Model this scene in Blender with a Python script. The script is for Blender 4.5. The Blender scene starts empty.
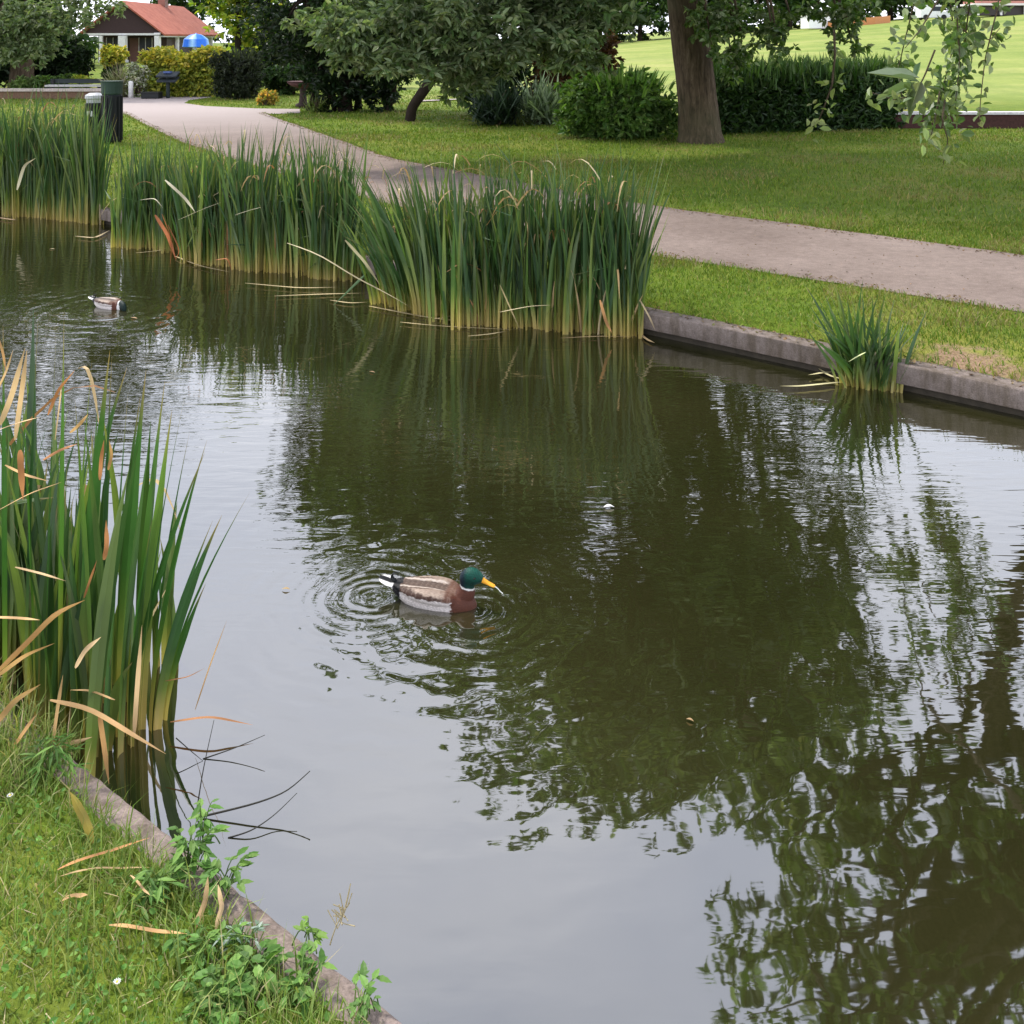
import bpy, math, random
import numpy as np
from mathutils import Vector, Matrix
R = np.random.default_rng(11)
random.seed(11)
rad = math.radians
SC = bpy.context.scene
COL = SC.collection

# ------------------------------------------------------------------ camera maths
CAM_Z, F, HORIZON = 2.0, 1024.0, 40.0        # a level camera with its lens shifted down
def ray(px, py): return np.array([(px - 512) / F, 1.0, -(py - HORIZON) / F])
def G(px, py, z=0.0):            # where the line of sight meets the level z
    d = ray(px, py); t = (z - CAM_Z) / d[2]
    return np.array([d[0] * t, d[1] * t, z])
def D(px, py, Y):                # the point of that line of sight at distance Y
    d = ray(px, py); t = Y / d[1]
    return np.array([d[0] * t, Y, CAM_Z + d[2] * t])
LAND = 0.2

# ------------------------------------------------------------------ scene helpers
def tag(o, label=None, cat=None, group=None, kind=None):
    if label: o['label'] = label
    if cat: o['category'] = cat
    if group: o['group'] = group
    if kind: o['kind'] = kind
    return o
def empty(name, loc=(0, 0, 0), rz=0.0, label=None, cat=None, group=None):
    o = bpy.data.objects.new(name, None); COL.objects.link(o)
    o.location = loc; o.rotation_euler = (0, 0, rz)
    o.empty_display_size = 0.1
    return tag(o, label, cat, group)
class MB:
    """collects pieces (verts, faces, colour) into one mesh"""
    def __init__(s): s.v, s.f, s.c, s.n = [], {3: [], 4: []}, [], 0
    def add(s, V, Fs, col=(1, 1, 1)):
        V = np.asarray(V, float).reshape(-1, 3)
        c = np.asarray(col, float)
        if c.ndim == 1: c = np.tile(c, (len(V), 1))
        for f in (Fs if isinstance(Fs, list) else [Fs]):
            f = np.asarray(f, int)
            if f.ndim == 1: f = f.reshape(1, -1)
            if f.size: s.f[f.shape[1]].append(f + s.n)
        s.v.append(V); s.c.append(c); s.n += len(V)
    def box(s, lo, hi, col=(1, 1, 1), M=None):
        lo, hi = np.array(lo, float), np.array(hi, float)
        V = np.array([[x, y, z] for x in (lo[0], hi[0]) for y in (lo[1], hi[1]) for z in (lo[2], hi[2])])
        if M is not None: V = V @ np.array(M)[:3, :3].T + np.array(M)[:3, 3]
        s.add(V, [[0, 1, 3, 2], [4, 6, 7, 5], [0, 4, 5, 1], [2, 3, 7, 6], [0, 2, 6, 4], [1, 5, 7, 3]], col)
    def tube(s, pts, radii, sides=8, col=(1, 1, 1), caps=True, wob=0.0):
        P_ = np.asarray(pts, float); m = len(P_)
        r = np.broadcast_to(np.asarray(radii, float), (m,)).copy()
        T = np.gradient(P_, axis=0); T /= np.linalg.norm(T, axis=1)[:, None] + 1e-9
        up = np.array([0, 0, 1.0]) if abs(T[0][2]) < .9 else np.array([1.0, 0, 0])
        V = []
        a = np.linspace(0, 2 * np.pi, sides, endpoint=False)
        for i in range(m):
            x = np.cross(up, T[i]); x /= np.linalg.norm(x) + 1e-9
            y = np.cross(T[i], x); up = y if abs(T[0][2]) < .9 else up
            w = 1 + wob * R.uniform(-1, 1, sides) if wob else np.ones(sides)
            V.append(P_[i] + r[i] * (np.cos(a) * w)[:, None] * x + r[i] * (np.sin(a) * w)[:, None] * y)
        V = np.concatenate(V)
        i, j = np.meshgrid(np.arange(m - 1), np.arange(sides), indexing='ij')
        j2 = (j + 1) % sides
        Fq = np.stack([i * sides + j, i * sides + j2, (i + 1) * sides + j2, (i + 1) * sides + j], -1).reshape(-1, 4)
        c = np.asarray(col, float)
        if c.ndim == 2: c = np.repeat(c, sides, 0)
        s.add(V, Fq, c)
        if caps:
            for k, idx in ((0, 0), (m - 1, (m - 1) * sides)):
                base = s.n - m * sides + idx
                ring = [base + q for q in range(sides)]
                tri = [[ring[0], ring[q], ring[q + 1]] if k else [ring[0], ring[q + 1], ring[q]] for q in range(1, sides - 1)]
                s.f[3].append(np.array(tri))
    def grid(s, V, nu, nv, col=(1, 1, 1)):
        i, j = np.meshgrid(np.arange(nu - 1), np.arange(nv - 1), indexing='ij')
        Fq = np.stack([i * nv + j, (i + 1) * nv + j, (i + 1) * nv + j + 1, i * nv + j + 1], -1).reshape(-1, 4)
        s.add(V, Fq, col)
    def build(s, name, mat, parent=None, smooth=False, loc=None):
        V = np.concatenate(s.v); C_ = np.concatenate(s.c)
        me = bpy.data.meshes.new(name)
        f3 = np.concatenate(s.f[3]) if s.f[3] else np.zeros((0, 3), int)
        f4 = np.concatenate(s.f[4]) if s.f[4] else np.zeros((0, 4), int)
        me.vertices.add(len(V)); me.loops.add(f3.size + f4.size); me.polygons.add(len(f3) + len(f4))
        if loc is not None: V = V - np.array(loc)
        me.vertices.foreach_set('co', V.astype(np.float32).ravel())
        me.loops.foreach_set('vertex_index', np.concatenate([f3.ravel(), f4.ravel()]).astype(np.int32))
        ls = np.concatenate([np.arange(len(f3)) * 3, f3.size + np.arange(len(f4)) * 4])
        me.polygons.foreach_set('loop_start', ls.astype(np.int32))
        me.polygons.foreach_set('use_smooth', np.full(len(ls), smooth))
        at = me.attributes.new('col', 'FLOAT_COLOR', 'POINT')
        at.data.foreach_set('color', np.hstack([C_, np.ones((len(C_), 1))]).astype(np.float32).ravel())
        me.update(calc_edges=True); me.validate()
        me.materials.append(mat)
        o = bpy.data.objects.new(name, me); COL.objects.link(o)
        if parent: o.parent = parent
        if loc is not None: o.location = loc
        return o

# ------------------------------------------------------------------ materials
def newmat(name):
    m = bpy.data.materials.new(name); m.use_nodes = True
    nt = m.node_tree; nt.nodes.clear()
    out = nt.nodes.new('ShaderNodeOutputMaterial')
    b = nt.nodes.new('ShaderNodeBsdfPrincipled')
    nt.links.new(b.outputs[0], out.inputs[0])
    return m, nt, b, out
def noise(nt, scale, detail=4, rough=.55, vec=None, dist=0):
    n = nt.nodes.new('ShaderNodeTexNoise'); n.inputs['Scale'].default_value = scale
    n.inputs['Detail'].default_value = detail; n.inputs['Roughness'].default_value = rough
    n.inputs['Distortion'].default_value = dist
    if vec is not None: nt.links.new(vec, n.inputs['Vector'])
    return n.outputs['Fac']
def pos(nt): return nt.nodes.new('ShaderNodeNewGeometry').outputs['Position']
def mapping(nt, vec, scale=(1, 1, 1), rot=(0, 0, 0)):
    n = nt.nodes.new('ShaderNodeMapping'); n.inputs['Scale'].default_value = scale; n.inputs['Rotation'].default_value = rot
    nt.links.new(vec, n.inputs['Vector']); return n.outputs[0]
def ramp(nt, fac, stops):
    n = nt.nodes.new('ShaderNodeValToRGB'); e = n.color_ramp.elements
    while len(e) < len(stops): e.new(.5)
    for k, (p, c) in enumerate(stops): e[k].position = p; e[k].color = (*c, 1)
    nt.links.new(fac, n.inputs[0]); return n.outputs[0]
def mix(nt, fac, a, b, mode='MIX'):
    n = nt.nodes.new('ShaderNodeMix'); n.data_type = 'RGBA'; n.blend_type = mode
    for s_, val in ((0, fac), (6, a), (7, b)):
        if hasattr(val, 'links'): nt.links.new(val, n.inputs[s_])
        else: n.inputs[s_].default_value = val if s_ == 0 else (*val, 1)
    return n.outputs[2]
def math_(nt, op, a, b=None, c=None, clamp=False):
    n = nt.nodes.new('ShaderNodeMath'); n.operation = op; n.use_clamp = clamp
    for k, val in enumerate((a, b, c)):
        if val is None: continue
        if hasattr(val, 'links'): nt.links.new(val, n.inputs[k])
        else: n.inputs[k].default_value = val
    return n.outputs[0]
def maprange(nt, v, a, b, c=0., d=1.):
    n = nt.nodes.new('ShaderNodeMapRange'); n.interpolation_type = 'SMOOTHSTEP'
    nt.links.new(v, n.inputs[0])
    for k, q in enumerate((a, b, c, d)): n.inputs[k + 1].default_value = q
    return n.outputs[0]
def bump(nt, b, h, strength=.4, dist=.02):
    n = nt.nodes.new('ShaderNodeBump'); n.inputs['Strength'].default_value = strength; n.inputs['Distance'].default_value = dist
    nt.links.new(h, n.inputs['Height']); nt.links.new(n.outputs[0], b.inputs['Normal'])
def leafmat(name, rough=.5, trans=.3, spec=.4, tint=(1.1, 1.25, .5)):
    m, nt, b, out = newmat(name)
    a = nt.nodes.new('ShaderNodeAttribute'); a.attribute_name = 'col'
    f = noise(nt, 3.0, 3, .6, pos(nt))
    c = mix(nt, .35, a.outputs['Color'], ramp(nt, f, [(.3, (.55, .55, .55)), (.7, (1.3, 1.3, 1.3))]), 'MULTIPLY')
    nt.links.new(c, b.inputs['Base Color']); b.inputs['Roughness'].default_value = rough
    b.inputs['Specular IOR Level'].default_value = spec
    if trans:
        t = nt.nodes.new('ShaderNodeBsdfTranslucent'); ms = nt.nodes.new('ShaderNodeMixShader')
        nt.links.new(mix(nt, 1., c, tint, 'MULTIPLY'), t.inputs[0])
        ms.inputs[0].default_value = trans
        nt.links.new(b.outputs[0], ms.inputs[1]); nt.links.new(t.outputs[0], ms.inputs[2]); nt.links.new(ms.outputs[0], out.inputs[0])
    return m
def attrmat(name, rough=.7, nscale=8, namt=.5, bstr=.3, bdist=.01, spec=.3, metal=0):
    m, nt, b, out = newmat(name)
    a = nt.nodes.new('ShaderNodeAttribute'); a.attribute_name = 'col'
    f = noise(nt, nscale, 6, .65, pos(nt))
    c = mix(nt, namt, a.outputs['Color'], ramp(nt, f, [(.3, (.45, .45, .45)), (.7, (1.45, 1.42, 1.38))]), 'MULTIPLY')
    nt.links.new(c, b.inputs['Base Color']); b.inputs['Roughness'].default_value = rough
    b.inputs['Specular IOR Level'].default_value = spec; b.inputs['Metallic'].default_value = metal
    if bstr: bump(nt, b, f, bstr, bdist)
    return m
M_LEAF = leafmat('tree_leaf', .45, .38, .45)
M_SHRUB = leafmat('shrub_leaf', .5, .32, .35)
M_REED = leafmat('reed_leaf', .4, .34, .45, (1.15, 1.3, .6))
M_DRY = leafmat('dry_leaf', .6, .2, .25, (1.1, 1., .7))
M_GRASS = leafmat('grass_blade', .55, .3, .25)
M_PLAIN = attrmat('painted', .5, 12, .25, .05)
M_STONE = attrmat('brick_stone', .85, 22, .55, .5, .008)
def kerb_mat():
    m, nt, b, out = newmat('kerb_concrete'); p = pos(nt)
    a = nt.nodes.new('ShaderNodeAttribute'); a.attribute_name = 'col'
    f = noise(nt, 26, 7, .7, p); g = noise(nt, 5, 4, .6, mapping(nt, p, (3, 3, .6))); h = noise(nt, 140, 3, .7, p)
    c = mix(nt, .6, a.outputs['Color'], ramp(nt, f, [(.3, (.5, .48, .45)), (.7, (1.4, 1.38, 1.36))]), 'MULTIPLY')
    c = mix(nt, ramp(nt, g, [(.45, (0, 0, 0)), (.65, (.75, .75, .75))]), c, (.1, .078, .055))
    c = mix(nt, .6, c, ramp(nt, h, [(.3, (.6, .6, .6)), (.7, (1.4, 1.4, 1.4))]), 'MULTIPLY')
    nt.links.new(c, b.inputs['Base Color']); b.inputs['Roughness'].default_value = .9; b.inputs['Specular IOR Level'].default_value = .2
    bump(nt, b, math_(nt, 'ADD', f, math_(nt, 'MULTIPLY', h, .5)), .7, .008); return m
M_KERB = kerb_mat()
M_METAL = attrmat('dark_metal', .55, 10, .2, .0, spec=.3)

def bark():
    m, nt, b, out = newmat('bark')
    v = mapping(nt, pos(nt), (5, 5, .9))
    f = noise(nt, 3.2, 8, .7, v, .6)
    g = noise(nt, .8, 3, .5, pos(nt))
    c = ramp(nt, f, [(.3, (.03, .022, .014)), (.55, (.115, .082, .055)), (.75, (.21, .165, .12))])
    c = mix(nt, ramp(nt, g, [(.5, (0, 0, 0)), (.7, (.5, .5, .5))]), c, (.075, .08, .04))
    nt.links.new(c, b.inputs['Base Color']); b.inputs['Roughness'].default_value = .9
    b.inputs['Specular IOR Level'].default_value = .15
    bump(nt, b, f, .9, .05); return m
M_BARK = bark()
M_BARK_DARK = attrmat('dark_bark', .9, 9, .6, .6, .03, .1)

def lawn_mat():
    m, nt, b, out = newmat('lawn')
    p = pos(nt)
    f1 = noise(nt, .55, 5, .6, p); f2 = noise(nt, 5, 6, .7, p); f3 = noise(nt, 60, 4, .7, p)
    c = ramp(nt, f1, [(.32, (.085, .14, .016)), (.5, (.125, .178, .022)), (.68, (.2, .2, .045))])
    c = mix(nt, .6, c, ramp(nt, f2, [(.3, (.6, .65, .6)), (.7, (1.35, 1.3, 1.2))]), 'MULTIPLY')
    c = mix(nt, .7, c, ramp(nt, f3, [(.25, (.45, .5, .4)), (.75, (1.5, 1.45, 1.4))]), 'MULTIPLY')
    sep = nt.nodes.new('ShaderNodeSeparateXYZ'); nt.links.new(p, sep.inputs[0])
    far = maprange(nt, sep.outputs[1], 25, 34)
    ff = noise(nt, .06, 4, .5, mapping(nt, p, (1, 4, 1)))
    fc = ramp(nt, ff, [(.35, (.18, .24, .055)), (.5, (.23, .28, .07)), (.65, (.29, .31, .1))])
    fc = mix(nt, .7, fc, ramp(nt, f2, [(.3, (.72, .75, .7)), (.7, (1.22, 1.2, 1.25))]), 'MULTIPLY')
    fc = mix(nt, .6, fc, ramp(nt, noise(nt, .5, 5, .65, mapping(nt, p, (1, .35, 1))), [(.35, (.75, .82, .7)), (.65, (1.2, 1.12, 1.1))]), 'MULTIPLY')
    right = maprange(nt, sep.outputs[0], -9, -3)
    c = mix(nt, math_(nt, 'MULTIPLY', far, right), c, fc)
    # bare, worn soil beside the kerb
    vm = nt.nodes.new('ShaderNodeVectorMath'); vm.operation = 'DISTANCE'
    nt.links.new(mapping(nt, p, (1, 1, 0)), vm.inputs[0]); q = G(965, 363, LAND); vm.inputs[1].default_value = (q[0], q[1], 0)
    dd = math_(nt, 'ADD', vm.outputs[1], math_(nt, 'MULTIPLY', math_(nt, 'SUBTRACT', f2, .5), .9))
    soil = ramp(nt, f3, [(.3, (.16, .1, .06)), (.7, (.36, .25, .16))])
    c = mix(nt, maprange(nt, dd, .38, .12), c, soil)
    nt.links.new(c, b.inputs['Base Color']); b.inputs['Roughness'].default_value = .9
    b.inputs['Specular IOR Level'].default_value = .1
    h = math_(nt, 'ADD', math_(nt, 'MULTIPLY', f3, .6), f2)
    bump(nt, b, h, .6, .03); return m
M_LAWN = lawn_mat()

def path_mat():
    m, nt, b, out = newmat('path_gravel')
    p = pos(nt)
    f1 = noise(nt, .8, 5, .6, p); f2 = noise(nt, 14, 6, .75, p); f3 = noise(nt, 120, 3, .7, p)
    c = ramp(nt, f1, [(.3, (.17, .127, .105)), (.7, (.26, .2, .17))])
    c = mix(nt, .6, c, ramp(nt, f2, [(.3, (.6, .6, .6)), (.7, (1.3, 1.3, 1.3))]), 'MULTIPLY')
    c = mix(nt, .8, c, ramp(nt, f3, [(.25, (.5, .55, .55)), (.75, (1.4, 1.4, 1.4))]), 'MULTIPLY')
    sep = nt.nodes.new('ShaderNodeSeparateXYZ'); nt.links.new(p, sep.inputs[0])
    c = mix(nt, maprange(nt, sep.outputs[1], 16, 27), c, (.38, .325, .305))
    nt.links.new(c, b.inputs['Base Color']); b.inputs['Roughness'].default_value = .9
    b.inputs['Specular IOR Level'].default_value = .2
    bump(nt, b, f3, .5, .008); return m
M_PATH = path_mat()

DUCK = G(432, 606); RING1 = G(372, 597); DUCK2 = G(108, 309)
def water_mat():
    m, nt, b, out = newmat('pond_water')
    p = pos(nt)
    sep = nt.nodes.new('ShaderNodeSeparateXYZ'); nt.links.new(p, sep.inputs[0])
    Y = sep.outputs[1]
    w1 = noise(nt, 1., 2, .5, mapping(nt, p, (3.2, 13, 1), (0, 0, .12)), .6)
    w2 = noise(nt, 1., 2, .5, mapping(nt, p, (7, 22, 1), (0, 0, -.15)), .5)
    w3 = noise(nt, 1., 1, .5, mapping(nt, p, (1.1, 3.0, 1), (0, 0, .3)), .3)
    patch = maprange(nt, noise(nt, .7, 2, .5, p), .35, .62, .35, 1.25)
    amp = math_(nt, 'MULTIPLY', maprange(nt, Y, 2.3, 5.6, .07, 1.0), patch)
    h = math_(nt, 'ADD', math_(nt, 'MULTIPLY', w1, .0022), math_(nt, 'MULTIPLY', w2, .0008))
    h = math_(nt, 'MULTIPLY', h, amp)
    h = math_(nt, 'ADD', h, math_(nt, 'MULTIPLY', w3, .0012))
    def rings(c, wl, a, fall, jit=1.1):
        vm = nt.nodes.new('ShaderNodeVectorMath'); vm.operation = 'DISTANCE'
        nt.links.new(p, vm.inputs[0]); vm.inputs[1].default_value = (c[0], c[1], 0)
        r = vm.outputs['Value']
        rr = math_(nt, 'ADD', r, math_(nt, 'MULTIPLY', noise(nt, 5, 2, .5, p), wl * jit))
        s_ = math_(nt, 'SINE', math_(nt, 'MULTIPLY', rr, 2 * math.pi / wl))
        e = math_(nt, 'EXPONENT', math_(nt, 'MULTIPLY', r, -1 / fall))
        e = math_(nt, 'MULTIPLY', e, maprange(nt, r, .0, wl * 2.2, .0, 1.))
        e = math_(nt, 'MULTIPLY', e, maprange(nt, noise(nt, 6, 2, .5, p), .35, .65, .35, 1.3))
        return math_(nt, 'MULTIPLY', math_(nt, 'MULTIPLY', s_, e), a)
    for args in ((RING1, .045, .0007, .17), (RING1 + np.array([.1, .02, 0]),   .09, .0005, .4), (DUCK + np.array([.16, -.03, 0]), .06, .0011, .16),
                 (DUCK + np.array([.1, 0, 0]), .13, .0006, .7), (DUCK2, .16, .003, .4)):
        h = math_(nt, 'ADD', h, rings(*args))
    n = nt.nodes.new('ShaderNodeBump'); n.inputs['Strength'].default_value = 1.; n.inputs['Distance'].default_value = 1.
    nt.links.new(h, n.inputs['Height']); nt.links.new(n.outputs[0], b.inputs['Normal'])
    cl = noise(nt, .5, 3, .5, p)
    c = ramp(nt, cl, [(.3, (.013, .0138, .004)), (.5, (.019, .0188, .006)), (.7, (.027, .0255, .009))])
    nt.links.new(c, b.inputs['Base Color']); b.inputs['Roughness'].default_value = .02
    b.inputs['IOR'].default_value = 3.0
    return m
M_WATER = water_mat()

# ------------------------------------------------------------------ world, sun, camera
W = bpy.data.worlds.new('World'); SC.world = W; W.use_nodes = True
nt = W.node_tree; nt.nodes.clear()
SUN_EL, SUN_AZ = rad(56), rad(-48)      # azimuth measured clockwise from +Y: beyond the pond on the left
sky = nt.nodes.new('ShaderNodeTexSky'); sky.sky_type = 'NISHITA'; sky.sun_disc = False
sky.sun_elevation = SUN_EL; sky.sun_rotation = SUN_AZ
bg1 = nt.nodes.new('ShaderNodeBackground'); nt.links.new(sky.outputs[0], bg1.inputs[0]); bg1.inputs[1].default_value = .12
tc = nt.nodes.new('ShaderNodeTexCoord')
cn = noise(nt, 2.2, 5, .55, mapping(nt, tc.outputs['Generated'], (1, 1, 2.2)))
cc = ramp(nt, cn, [(.3, (.74, .79, .95)), (.6, (.99, 1.01, 1.11)), (.8, (1.18, 1.18, 1.23))])
sz = nt.nodes.new('ShaderNodeSeparateXYZ'); nt.links.new(tc.outputs['Generated'], sz.inputs[0])
cc = mix(nt, 1., cc, ramp(nt, sz.outputs[2], [(0., (1.15, 1.14, 1.12)), (.32, (1.15, 1.15, 1.15)), (.52, (.92, .92, .94)), (.72, (.66, .67, .71))]), 'MULTIPLY')
bg2 = nt.nodes.new('ShaderNodeBackground'); nt.links.new(cc, bg2.inputs[0]); bg2.inputs[1].default_value = 1.6
mx = nt.nodes.new('ShaderNodeMixShader'); mx.inputs[0].default_value = .9
wo = nt.nodes.new('ShaderNodeOutputWorld')
nt.links.new(bg1.outputs[0], mx.inputs[1]); nt.links.new(bg2.outputs[0], mx.inputs[2]); nt.links.new(mx.outputs[0], wo.inputs[0])
ld = bpy.data.lights.new('sun', 'SUN'); ld.energy = 3.2; ld.angle = rad(7); ld.color = (1, .95, .87)
lo = bpy.data.objects.new('sun', ld); COL.objects.link(lo)
sd = Vector((math.sin(SUN_AZ) * math.cos(SUN_EL), math.cos(SUN_AZ) * math.cos(SUN_EL), math.sin(SUN_EL)))
lo.rotation_euler = sd.to_track_quat('Z', 'Y').to_euler()
cd = bpy.data.cameras.new('camera'); co = bpy.data.objects.new('camera', cd); COL.objects.link(co)
cd.sensor_width = 36; cd.lens = 36; cd.clip_end = 3000; cd.clip_start = .02
co.location = (0, 0, CAM_Z); co.rotation_euler = (rad(90), 0, 0); cd.shift_y = -(512 - HORIZON) / F; SC.camera = co
vs = SC.view_settings; vs.view_transform = 'Standard'; vs.look = 'None'; vs.gamma = 1; vs.exposure = .45

# ------------------------------------------------------------------ the ground, the pond
def sm(t): t = np.clip(t, 0, 1); return t * t * (3 - 2 * t)
def terrain(x, y):
    t = sm((y - 26) / 80.)
    return LAND + .02 + t * np.clip(.3 + .082 * x, 0, 5.0) + .05 * np.sin(x * .13) * np.sin(y * .11) * sm((y - 30) / 20)
_b = [G(1024, 419)[:2], G(652, 337)[:2], G(110, 226)[:2]]
BANK = np.array([[300, -280], [60, -45.], [9, .1], _b[0], _b[1], _b[2], [-22, 25.2], [-70, 64], [-420, 350]])
def bank_y(x): return np.interp(x, BANK[::-1, 0], BANK[::-1, 1])
NV = np.array([.65, .76])
def along(poly, n):
    seg = np.r_[0, np.cumsum(np.linalg.norm(np.diff(poly, axis=0), axis=1))]
    return np.c_[np.interp(n, seg, poly[:, 0]), np.interp(n, seg, poly[:, 1])]
seglen = np.r_[0, np.cumsum(np.linalg.norm(np.diff(BANK, axis=0), axis=1))]
s_ = np.unique(np.r_[np.linspace(0, seglen[2], 14), np.linspace(seglen[2], seglen[6], 120), np.linspace(seglen[6], seglen[-1], 40)])
v_ = np.r_[.085, .12, .2, np.linspace(.34, 40, 90), np.linspace(41, 140, 70), np.geomspace(150, 1500, 14)]
B_ = along(BANK, s_)
V = (B_[:, None, :] + v_[None, :, None] * NV)
Z = terrain(V[..., 0], V[..., 1]); Z[:, 0] = .15; Z[:, 1] = .178; Z[:, 2] = .2
b = MB(); b.grid(np.concatenate([V, Z[..., None]], -1).reshape(-1, 3), len(s_), len(v_))
tag(b.build('far_lawn_ground', M_LAWN, smooth=True), kind='structure')
b = MB(); b.add([[-420, 400, 0], [-420, -400, 0], [400, -400, 0], [400, 400, 0]], [[0, 1, 2, 3]])
tag(b.build('pond_water', M_WATER), kind='structure')

NEAR0 = G(97, 774, .12)[:2]; NEARD = G(377, 997, .12)[:2] - NEAR0; NEARD /= np.linalg.norm(NEARD); NEARN = np.array([NEARD[1], -NEARD[0]])
KW = .085
def near_edge(t, off=0): return NEAR0 + NEARD * t + NEARN * off
NB = .12
# near bank
sn = np.r_[-60, -20, np.linspace(-8, 6, 90), 20, 60]; vn = np.r_[KW, np.linspace(KW + .03, 3, 40), 6, 20, 80]
V = NEAR0 + sn[:, None, None] * NEARD + vn[None, :, None] * NEARN
zz = NB + .012 + .05 * sm((vn[None, :] - .1) / 1.2) + .012 * np.sin(V[..., 0] * 9) * np.sin(V[..., 1] * 8)
def near_z(x, y):
    v = (x - NEAR0[0]) * NEARN[0] + (y - NEAR0[1]) * NEARN[1]
    return NB + .012 + .05 * sm((v - .1) / 1.2) + .012 * np.sin(x * 9) * np.sin(y * 8)
b = MB(); b.grid(np.concatenate([V, zz[..., None]], -1).reshape(-1, 3), len(sn), len(vn))
o = tag(b.build('near_bank_ground', M_LAWN, smooth=True), kind='structure')
o.data.flip_normals()

# kerbs: a rounded slab over a dark recessed wall
def kerb_profile_sweep(mb, pts, n, prof, col):
    # prof: list of (offset along n, z); swept along pts with a little unevenness
    m = len(pts); k = len(prof); V = []
    for i, q in enumerate(pts):
        for (o_, z) in prof:
            j = R.normal(0, .0012)
            V.append([q[0] + n[0] * (o_ + j), q[1] + n[1] * (o_ + j), z + R.normal(0, .0012)])
    mb.grid(np.array(V), m, k, col)
sk = seglen[2] + np.arange(-3, 75, .22)
pts = along(BANK, sk)
root = empty('stone_kerb', (2.98, 5.65, 0), 0, 'long grey stone kerb edging the lawn on the far side of the pond', 'kerb')
b = MB(); kerb_profile_sweep(b, pts, NV, [(.04, .05), (-.016, .05), (-.02, .054), (-.02, .152), (-.0185, .158), (-.012, .163), (.08, .168), (.1, .166), (.1, .08)], (.2, .165, .145))
ko = b.build('coping', M_KERB, root, True, loc=(2.98, 5.65, 0)); ko.location = (0, 0, 0); ko.data.flip_normals()
b = MB(); kerb_profile_sweep(b, pts, NV, [(.035, .1), (.035, -.5)], (.05, .042, .03))  # wall coloured dark for the shadow under the slab's lip
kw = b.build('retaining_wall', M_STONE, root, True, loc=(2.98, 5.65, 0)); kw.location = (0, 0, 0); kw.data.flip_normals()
pts = NEAR0 + np.arange(-7, 5, .03)[:, None] * NEARD
root = empty('pond_kerb', (-.7, 1.9, 0), 0, 'pinkish grey stone kerb along the grassy near bank, half hidden by weeds', 'kerb')
b = MB(); kerb_profile_sweep(b, pts, NEARN, [(.0, -.4), (0, .1), (.004, .113), (.015, NB), (KW - .015, NB + .004), (KW, NB), (KW, 0)], (.27, .215, .19))
ko = b.build('coping', M_KERB, root, True, loc=(-.7, 1.9, 0)); ko.location = (0, 0, 0)

# path
far_e = [(1500, 330), (1200, 284), (1024, 258), (840, 233), (650, 208), (520, 184), (390, 160), (330, 138), (282, 121), (262, 113.5)]
near_e = [(1700, 440), (1250, 353), (1024, 316), (840, 288), (660, 259), (470, 228), (330, 190), (240, 163), (180, 143), (150, 128), (122, 113)]
def lin(pp, n):
    pp = np.array([G(x, y, LAND)[:2] for x, y in pp]); L = np.r_[0, np.cumsum(np.linalg.norm(np.diff(pp, axis=0), axis=1))]
    t = np.linspace(0, L[-1], n); q = np.c_[np.interp(t, L, pp[:, 0]), np.interp(t, L, pp[:, 1])]
    for _ in range(6): q[1:-1] = (q[:-2] + 2 * q[1:-1] + q[2:]) / 4
    return q
n = 90; A, Bq = lin(near_e, n), lin(far_e, n)
A[1:-1] += R.normal(0, .012, (n - 2, 2)); Bq[1:-1] += R.normal(0, .012, (n - 2, 2))
tt = np.linspace(0, 1, 5)
V = A[:, None, :] * (1 - tt[None, :, None]) + Bq[:, None, :] * tt[None, :, None]
PATH_POLY = np.concatenate([A, Bq[::-1]])
zp = LAND + .02 + .006
b = MB(); b.grid(np.concatenate([V, np.full(V.shape[:2] + (1,), zp)], -1).reshape(-1, 3), n, 5)
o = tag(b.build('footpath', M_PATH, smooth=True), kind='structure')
# forecourt where the path widens, and its branch behind the dark tree
def sheet(name, pix, z, mat):
    q = [G(x, y, LAND) for x, y in pix]
    me = bpy.data.meshes.new(name); me.from_pydata([[p_[0], p_[1], z] for p_ in q], [], [list(range(len(q)))]); me.update()
    if me.polygons[0].normal.z < 0: me.flip_normals()
    me.materials.append(mat); o = bpy.data.objects.new(name, me); COL.objects.link(o); tag(o, kind='structure')
    return np.array([p_[:2] for p_ in q])
PLAZA = sheet('forecourt_paving', [(100, 116), (122, 115.5), (262, 115.5), (300, 114), (300, 110), (258, 109.5), (205, 107), (184, 104), (190, 101), (215, 97.5), (150, 97), (100, 98.5)], zp + .001, M_PATH)
def inpoly(x, y, poly):
    c = np.zeros(len(x), bool); j = len(poly) - 1
    for i in range(len(poly)):
        xi, yi = poly[i]; xj, yj = poly[j]
        c ^= ((yi > y) != (yj > y)) & (x < (xj - xi) * (y - yi) / (yj - yi + 1e-12) + xi); j = i
    return c

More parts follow.
